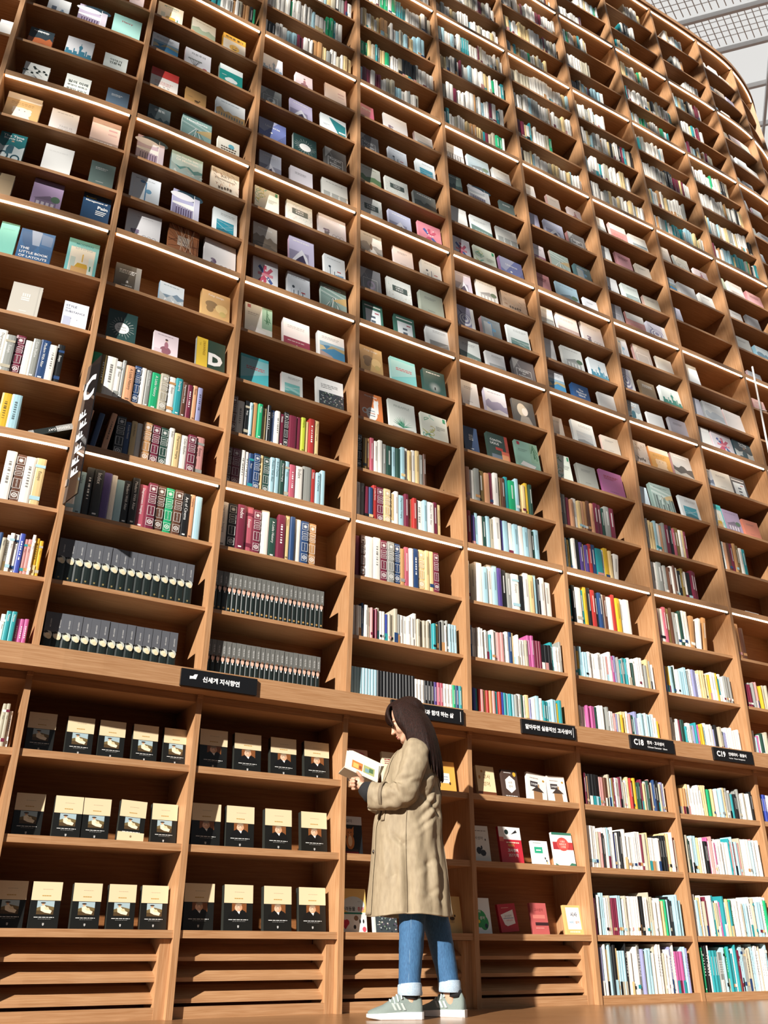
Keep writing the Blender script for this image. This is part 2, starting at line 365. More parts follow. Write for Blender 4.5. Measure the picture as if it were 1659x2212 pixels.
        A.poly([(0, 1), (.35, 1), (0, .5)], mixc(base, WH, .3)); A.line(.1, .98, .35, .6, .003, mixc(base, WH, .5))
        for a in ((.12, .1, .82, .12), (.12, .58, .82, .6)): A.rect(*a, mixc(base, WH, .75))
        A.rect(.12, .1, .14, .6, mixc(base, WH, .75)); A.rect(.80, .1, .82, .6, mixc(base, WH, .75))
        if tx and style == 'portfolio':
            for i, t in enumerate(['Portfolio', 'for', 'Architecture', 'Designer']): A.text(t, .47, .53-.1*i, .55 if i != 1 else .15, WH, .075, .02)
        elif style == 'frame': A.ell(.5, .35, .2, .17, mixc(base, lin(ex) if ex else WH, .7)); A.ell(.5, .35, .11, .09, base)
    elif style == 'cmyk':
        for i in range(70): x, z = R()*.96, R()*.96; A.rect(x, z, x+.022, z+.018, [(.3, .55, .55), (.6, .35, .3), (.35, .4, .4), (.6, .6, .3)][i % 4])
        A.rect(.2, .5, .82, .72, lin('4f5c58')); A.text('CMYK', .5, .655, .45, WH, .07, .01); A.text('INDEX', .5, .565, .4, WH, .06, .01)
    elif style == 'swirl':
        cs = [lin('3f9a72'), lin('b9c060'), lin('66b3a0'), lin('d4c46a')]
        for j in range(11):
            px, pz = .05+.4*R(), .1+.8*R()
            for q in range(5):
                nx, nz = min(max(px+.12*math.sin(q*1.3+j), .02), .5), min(max(pz+.07*math.cos(q*.9+j*2), .02), .97)
                A.line(px, pz, nx, nz, .004, cs[j % 4]); px, pz = nx, nz
        A.rect(.84, .82, .94, .96, cs[0]); titles(.6, 3, soft, .55, .9)
    elif style == 'flowers':
        titles(.82, 1, mixc(base, ink, .25), .3, .75)
        for i in range(10): A.ell(.28+.16*(R()-.5), .34+.12*(R()-.5), .05, .035, mixc(lin('6a5476'), WH, .3*R()), 8)
        A.rect(.2, .1, .36, .28, lin('6e6a70'))
        for j in range(3): A.ell(.55+.14*j, .2, .07, .08, lin('8f8f94'), 12); A.ell(.55+.14*j, .2, .055, .065, base, 12)
        A.rect(.48, .08, .92, .18, lin('b4b4b8'))
    elif style in ('peak', 'ship'):
        A.rect(0, 0, .78 if style == 'peak' else 1, .5, mixc(base, lin('50486a'), .55)); A.poly([(.1, .12), (.78, .1), (.72, .35), (.5, .6), (.3, .38)], lin('dcdce6')); A.poly([(.2, .1), (.7, .1), (.55, .42), (.4, .3)], lin('3c3450'))
        titles(.86, 1, WH)
        if style == 'ship': A.line(.45, .25, .47, .8, .002, lin('404050')); A.poly([(.3, .3), (.7, .3), (.62, .22), (.36, .22)], lin('404050'))
    elif style == 'museum':
        A.rect(0, 0, 1, .5, mixc(base, lin('6a5878'), .45)); A.poly([(0, .55), (1, .62), (1, .42), (0, .48)], WH); A.ell(.62, .9, .5, .16, lin('2c4452')); A.ell(.35, .82, .45, .12, lin('dcdce2'))
        for i in range(7): x = .14+.09*i; A.rect(x, .12+.04*R(), x+.035, .38+.05*R(), lin('4b3a58')); A.ell(x+.018, .42, .022, .02, lin('cfc4ce'), 8)
        A.rect(.78, 0, .8, 1, WH)
        A.rect(.8, 0, 1, .9, mixc(base, WH, .3))
    elif style == 'sea':
        A.rect(.06, 0, 1, .62, lin('3f7fa8')); A.poly([(.06, .5), (.4, .56), (.7, .5), (1, .56), (1, .66), (.06, .66)], lin('8fb0c4')); A.poly([(.3, .38), (.6, .5), (1, .42), (1, .55), (.5, .58)], lin('a89a74')); A.poly([(.06, 0), (.7, 0), (.5, .2), (.2, .28), (.06, .3)], lin('a08c88')); A.poly([(.06, .3), (.3, .4), (.2, .5), (.06, .5)], lin('c4b48c'))
        titles(.85, 2, soft)
    elif style == 'flag':
        A.poly([(.2, .25), (.3, .2), (.8, .7), (.7, .76)], lin('c05a70')); A.poly([(.2, .7), (.28, .78), (.8, .3), (.72, .22)], lin('4a5f9a')); A.rect(.42, .18, .54, .8, lin('c0506a')); A.rect(.2, .45, .8, .54, lin('d88a98'))
        for i in range(8): x, z = .2+.6*R(), .2+.55*R(); A.rect(x, z, x+.05, z+.04, WH)
    elif style == 'sketch':
        for i in range(6): x = .15+.1*i; A.rect(x, .1, x+.006+.03*(i % 2), .2+.35*R(), lin('50606c'))
        A.ell(.25, .5, .06, .05, lin('384450')); A.poly([(.5, .1), (.9, .12), (.9, .26), (.5, .22)], lin('6b95b5')); A.rect(.6, .36, .78, .40, lin('b04048')); titles(.86, 1, soft)
    elif style == 'rings':
        for i in range(5): A.ell(.45, .42+.02*i, .42-.075*i, .3-.055*i, [lin('8b8aa8'), lin('e4e4ea')][i % 2])
        A.poly([(.05, .85), (.3, .7), (.25, .66)], lin('55506a')); A.rect(.8, 0, 1, 1, WH)
    elif style == 'bike':
        A.rect(0, 0, 1, .68, lin('d4dede')); A.ell(.3, .2, .2, .15, lin('23505c')); A.ell(.3, .2, .13, .1, lin('d4dede')); A.ell(.75, .16, .18, .13, lin('23505c')); A.ell(.75, .16, .12, .08, lin('d4dede'))
        A.poly([(.35, .25), (.6, .3), (.62, .55), (.45, .65), (.35, .45)], lin('3f6a78')); A.ell(.52, .7, .06, .05, lin('c09a80')); A.poly([(0, .6), (.2, .5), (.5, .6), (.8, .5), (1, .6), (1, .7), (0, .7)], base)
        for i, t in enumerate(tx or ['The Time', 'Bicycle Life']): A.text(t, .5, .9-.1*i, .8, WH, .08, .02)
    elif style == 'leaves':
        for i in range(16):
            x, z = R()*.9, .15+R()*.75; a = R()*3; A.line(x, z, min(x+.22, .98), max(z-.18*R(), .02), .0022, BK)
            if z > .5: A.ell(x, z, .06, .045, lin('1d2a26'), 7)
    elif style == 'skyline':
        c2 = lin(ex); A.rect(0, 0, 1, .28, c2)
        for x, w, h in ((.02, .1, .45), (.12, .14, .36), (.3, .04, .5), (.34, .1, .38), (.5, .08, .55), (.535, .02, .78), (.58, .14, .44), (.74, .05, .5), (.82, .14, .38)): A.rect(x, .1, x+w, h, c2)
        A.ell(.545, .6, .07, .09, c2)
    elif style == 'bear':
        c2 = lin(ex); A.rect(0, .78, 1, 1, mixc(base, WH, .6)); A.ell(.5, .36, .28, .17, c2); A.ell(.3, .46, .08, .06, c2); A.ell(.7, .46, .08, .06, c2); A.ell(.42, .42, .02, .014, BK, 8); A.ell(.58, .42, .02, .014, BK, 8); A.poly([(.2, .1), (.8, .1), (.7, .3), (.3, .3)], c2); titles(.68, 2, mixc(base, (.3, .15, .02), .6))
    elif style == 'pain':
        A.text('Bonica\'s', .1, .86, .36, lin('e3d24a'), .07, .015, 'l'); A.text('Management of', .1, .76, .78, WH, .075, .015, 'l'); A.text('Pain', .55, .62, .36, WH, .1, .02, 'l')
        for i in range(3): A.rect(.5, .5-.05*i, .88-.04*i, .52-.05*i, WH)
        A.ell(.72, .14, .07, .05, lin('c0304a'))
    elif style == 'layouts':
        A.poly([(0, 1), (.28, 1), (.55, .5), (.35, .2), (.1, .6)], mixc(base, BK, .25)); A.poly([(.3, 1), (.62, .98), (.6, .55), (.4, .55)], mixc(base, WH, .3)); A.poly([(.6, .55), (1, .5), (1, .2), (.7, .1)], mixc(base, BK, .2)); A.poly([(.62, .95), (.95, .9), (.95, .6), (.65, .62)], mixc(base, WH, .12))
        for i, t in enumerate(['THE', 'LITTLE BOOK', 'OF LAYOUTS']): A.text(t, .08, .42-.12*i, [.26, .84, .82][i], WH, .09, .02, 'l')
    elif style == 'living':
        A.rect(.1, .06, .9, .78, lin('dcd9cc')); A.rect(.14, .08, .3, .5, lin('b4c4bc')); A.rect(.2, .06, .82, .24, lin('c9a06a')); A.poly([(.3, .24), (.75, .24), (.68, .36), (.38, .36)], lin('c8a030')); A.rect(.5, .4, .54, .62, lin('d8b040')); A.rect(.72, .1, .88, .55, lin('cfe0da')); A.rect(.78, .2, .82, .34, lin('1f7a5a'))
        for i, t in enumerate(tx or ['MODERN', 'LIVING']): A.text(t, .52, .88-.11*i, .55, lin('1f8a90') if i == 0 else lin('a8b4b4'), .075, .01)
    elif style == 'emblem':
        c = mixc(base, WH, .5 if not dark else .9); A.rect(.36, .56, .64, .6, c); [A.rect(.38+.07*i, .62, .43+.07*i, .72, c) for i in range(4)]; A.rect(.36, .5, .64, .54, c); A.rect(.38, .18, .62, .2, c)
        if not dark: A.rect(.86, 0, .9, 1, mixc(base, BK, .08))
    elif style == 'style':
        for i, (t, w) in enumerate((('STYLE', .45), ('AND', .2), ('SUBSTANCE', .8))): A.text(t, .08, .84-.1*i, w, lin('35405c'), .075, 0, 'l')
        A.rect(.05, .1, .35, .45, mixc(base, lin('8088b0'), .5)); A.rect(.4, .08, .7, .3, WH); A.text('50', .78, .08, .25, BK, .1); A.ell(.35, .4, .015, .012, BK, 6); A.ell(.6, .38, .015, .012, BK, 6)
    elif style == 'smile':
        A.rect(0, 0, 1, .72, lin('e9e4d6')); A.ell(.5, .38, .22, .17, lin('f2c040')); A.ell(.43, .42, .018, .02, BK, 8); A.ell(.57, .42, .018, .02, BK, 8); A.ell(.5, .34, .11, .06, lin('7a5510'), 10, 3.1416, 6.2832); A.text('행복을 풀다', .5, .86, .8, lin('4a3010'), .12, .02)
    elif style == 'tree':
        A.text('자본주의', .5, .8, .75, lin('33363a'), .11, .0)
        for i in range(9): A.line(.38, .15, .15+.06*i, .45+.1*R(), .0018, lin('40443f')); A.ell(.15+.06*i, .5, .03, .03, lin('6f776f'), 8)
        A.ell(.78, .2, .09, .06, lin('a84058'))
    elif style == 'cloud':
        A.rect(0, .74, 1, 1, lin(ex)); A.ell(.5, .36, .2, .12, lin(ex)); A.ell(.35, .33, .12, .08, lin(ex)); A.ell(.65, .34, .13, .09, lin(ex)); A.rect(.1, .5, .3, .52, WH)
    elif style == 'horse': A.ell(.55, .4, .12, .05, lin('4a3520')); A.ell(.68, .47, .04, .035, lin('4a3520')); [A.rect(.46+.05*i, .28, .475+.05*i, .38, lin('4a3520')) for i in range(4)]; titles(.55, 1, soft, .1, .35)
    elif style == 'dot': A.ell(.62, .72, .14, .11, lin(ex)); [A.dashes(.15, .85, .6-.12*i, .06, lin('5a4a3c'), rnd, 3) for i in range(4)]
    elif style == 'rust':
        for i in range(40): x, z = R(), R(); A.line(x, z, min(1, x+.15*R()), max(0, z-.12*R()), .002+.003*R(), [lin('8a5a38'), lin('5a4634'), lin('c49a70')][i % 3])
        for i, t in enumerate(tx): A.text(t, .5, .74-.13*i, .7, lin('5a5048'), .09)
        for i in range(5): A.ell(.3+.1*i, .25+.06*R(), .04, .06, lin('4a4038'), 8)
    elif style == 'rails':
        A.rect(.3, .4, .7, .7, lin('d8c8b8'))
        for i in range(16): A.line(R(), 1, R(), 0, .003, [lin('5a2c14'), lin('dcb898')][i % 2]); A.line(0, R(), 1, R(), .002, lin('5a2c14')) if i < 8 else None
    elif style == 'map':
        A.ell(.35, .55, .22, .12, lin('8a6f4c')); A.ell(.3, .4, .13, .12, lin('8a6f4c')); A.ell(.7, .48, .22, .15, lin('e0c48a')); A.ell(.75, .32, .12, .09, lin('c4b070')); A.text(tx[0] if tx else 'Fuligi design', .5, .86, .78, WH, .08, .01)
    elif style == 'lady':
        A.ell(.5, .3, .22, .16, lin('8a5a66')); A.ell(.52, .52, .08, .14, lin('a06a78')); A.ell(.52, .7, .055, .05, lin('e0c0b0')); A.ell(.52, .74, .06, .04, lin('4a3438')); A.rect(.05, 0, .35, .3, mixc(base, lin('a08090'), .3)); titles(.9, 1, soft)
    elif style == 'drawings':
        A.rect(0, 0, .38, 1, lin('d8b63c')); A.vtext('THE', .12*A.w, .84*A.h, .2*A.h, .05*A.w, lin('8a6a10')); A.vtext('DRAWINGS', .26*A.w, .92*A.h, .7*A.h, .09*A.w, lin('8a6a10'), .02); A.text('D', .66, .42, .5, WH, .46, .06)
    elif style == 'diag': A.poly([(.32, .95), (.97, .74), (.97, .1), (.72, .1)], lin(ex)); A.rect(.32, .92, .97, .95, WH); A.text('WEFT', .83, .3, .3, WH, .12, .02) if False else A.dashes(.7, .95, .32, .08, WH, rnd, 3); titles(.5, 2, soft, .1, .35)
    elif style == 'universe':
        A.poly([(0, 1), (.7, 1), (.2, .4), (0, .5)], mixc(base, WH, .3)); A.poly([(.5, 0), (1, 0), (1, .6)], mixc(base, BK, .3)); A.ell(.45, .45, .05, .035, WH); A.text('Universe', .5, .72, .7, WH, .09, .01); [A.ell(R(), R(), .008, .006, WH, 5) for i in range(14)]
    elif style == 'plant':
        A.rect(.62, .3, 1, 1, lin('8ab09a')); [A.line(.8, .95-.05*i, .66+.3*R(), .4+.4*R(), .006, lin('2f6a4c')) for i in range(9)]; A.poly([(.1, .15), (.7, .08), (.8, .2), (.25, .3)], WH); A.rect(.08, .85, .2, .96, lin('a83a48')); titles(.7, 2, soft, .1, .5)
    elif style == 'greenframe':
        A.rect(.14, .06, .88, .74, lin('dce4e8')); A.rect(.1, .84, .9, .88, WH); [A.rect(.4, .12+.16*i, .62, .2+.16*i, lin('55606c')) for i in range(3)]; A.rect(.6, .62, .8, .66, lin('a84a58'))
    elif style == 'cat':
        A.ell(.52, .3, .24, .22, WH); A.ell(.22, .36, .12, .1, WH); A.ell(.22, .36, .07, .06, base); A.rect(.62, .35, .82, .72, WH); A.ell(.74, .72, .1, .07, WH); A.poly([(.64, .74), (.7, .76), (.65, .84)], WH); A.poly([(.78, .76), (.84, .74), (.82, .84)], WH); A.text('Wendy Mass', .5, .88, .7, WH, .07, .01)
        for i in range(3): A.dashes(.38, .66, .4-.08*i, .03, [lin('6a7a8a'), lin('b06a50')][i % 2], rnd, 3)
    elif style == 'pineapple':
        A.text('PINEAPPLE', .5, .82, .75, lin('9aa8a0'), .07); A.text('STREET', .5, .72, .5, lin('9aa8a0'), .06) if False else None
        for i in range(13): a = .3+2.5*i/12; A.poly([(.5, .15), (.5+.4*math.cos(a), .15+.38*math.sin(a)), (.54, .2)], [lin('3f8a6c'), lin('7ab59a'), lin('2c6a54')][i % 3])
        A.rect(.1, 0, .9, .14, lin('a8a09a'))
    elif style == 'mosaic':
        A.rect(.08, 0, 1, .55, lin('3c4448'))
        for i in range(60): x, z = .1+.86*R(), .02+.5*R(); A.rect(x, z, x+.03+.03*R(), z+.02+.02*R(), [lin('a8b4b4'), lin('6a5a70'), lin('7f947c'), lin('c4bcb4'), lin('222a2e')][i % 5])
        titles(.8, 3, soft)
    elif style == 'stripes': [A.rect(.06+.14*i, .15, .12+.14*i, .48, lin('7c7f86')) for i in range(6)]; A.rect(0, .48, 1, .52, lin('a4a6aa')); titles(.8, 1, soft)
    elif style == 'tealtext':
        A.poly([(0, .9), (1, .9), (1, .5), (0, .2)], mixc(base, WH, .25)); [A.dashes(.2, .85, .62-.06*i, .035, lin('c46a70'), rnd) for i in range(2)]
    elif style == 'continuous':
        A.rect(.12, .0, .12+.5, .25, lin('6a7480')); A.rect(.62, 0, 1, .42, lin('d86a50')); A.rect(.62, .05, .95, .3, lin('e8a070')); A.rect(.85, .42, 1, 1, lin('b0483c')); A.rect(.35, .42, .7, .52, lin('b04038')); A.text('CONTIN-', .12, .76, .6, WH, .09, .01, 'l'); A.text('UOUS', .12, .64, .42, WH, .09, .01, 'l')
    elif style == 'jars': A.rect(.2, .1, .42, .5, lin('5b6678')); A.ell(.7, .25, .12, .1, lin('7a90a4')); A.rect(.65, .35, .75, .42, lin('7a90a4')); A.rect(.48, .5, 1, 1, mixc(base, WH, .5))
# ---------------------------------------------------------------- books shown face out
def book_body(mb, w, h, t, col, spine=None):
    """front board, spine board at the left, back board (pages are a separate part)"""
    b = .003; sc = spine or mixc(col, BK, .12)
    mb.box(0, w, 0, b, 0, h, col); mb.box(0, w, t-b, t, 0, h, sc); mb.box(0, b, b, t-b, 0, h, sc)
def page_obj(w, h, t, parent, name='page_block'):
    p = MB(); p.box(.0032, w-.004, .0032, t-.0032, .003, h-.003, (.8, .76, .66)); return p.obj(name, M_pages, parent)
PLACES = ['', 'left', 'middle', 'right']
def place(o, s, d, z, lean=0, yaw=0, roll=0):
    o.location = pos(s, d, z); o.rotation_euler = (-lean, roll, heading(s)+yaw)
SHELFW = lambda i: 'on the beam' if i == 0 else '%s shelf above the beam' % ordw(i)
BAYW = lambda k: '%s bay' % ordw(k+2)
seen_labels = {}
def uniq(lab):
    seen_labels[lab] = seen_labels.get(lab, 0)+1
    return lab
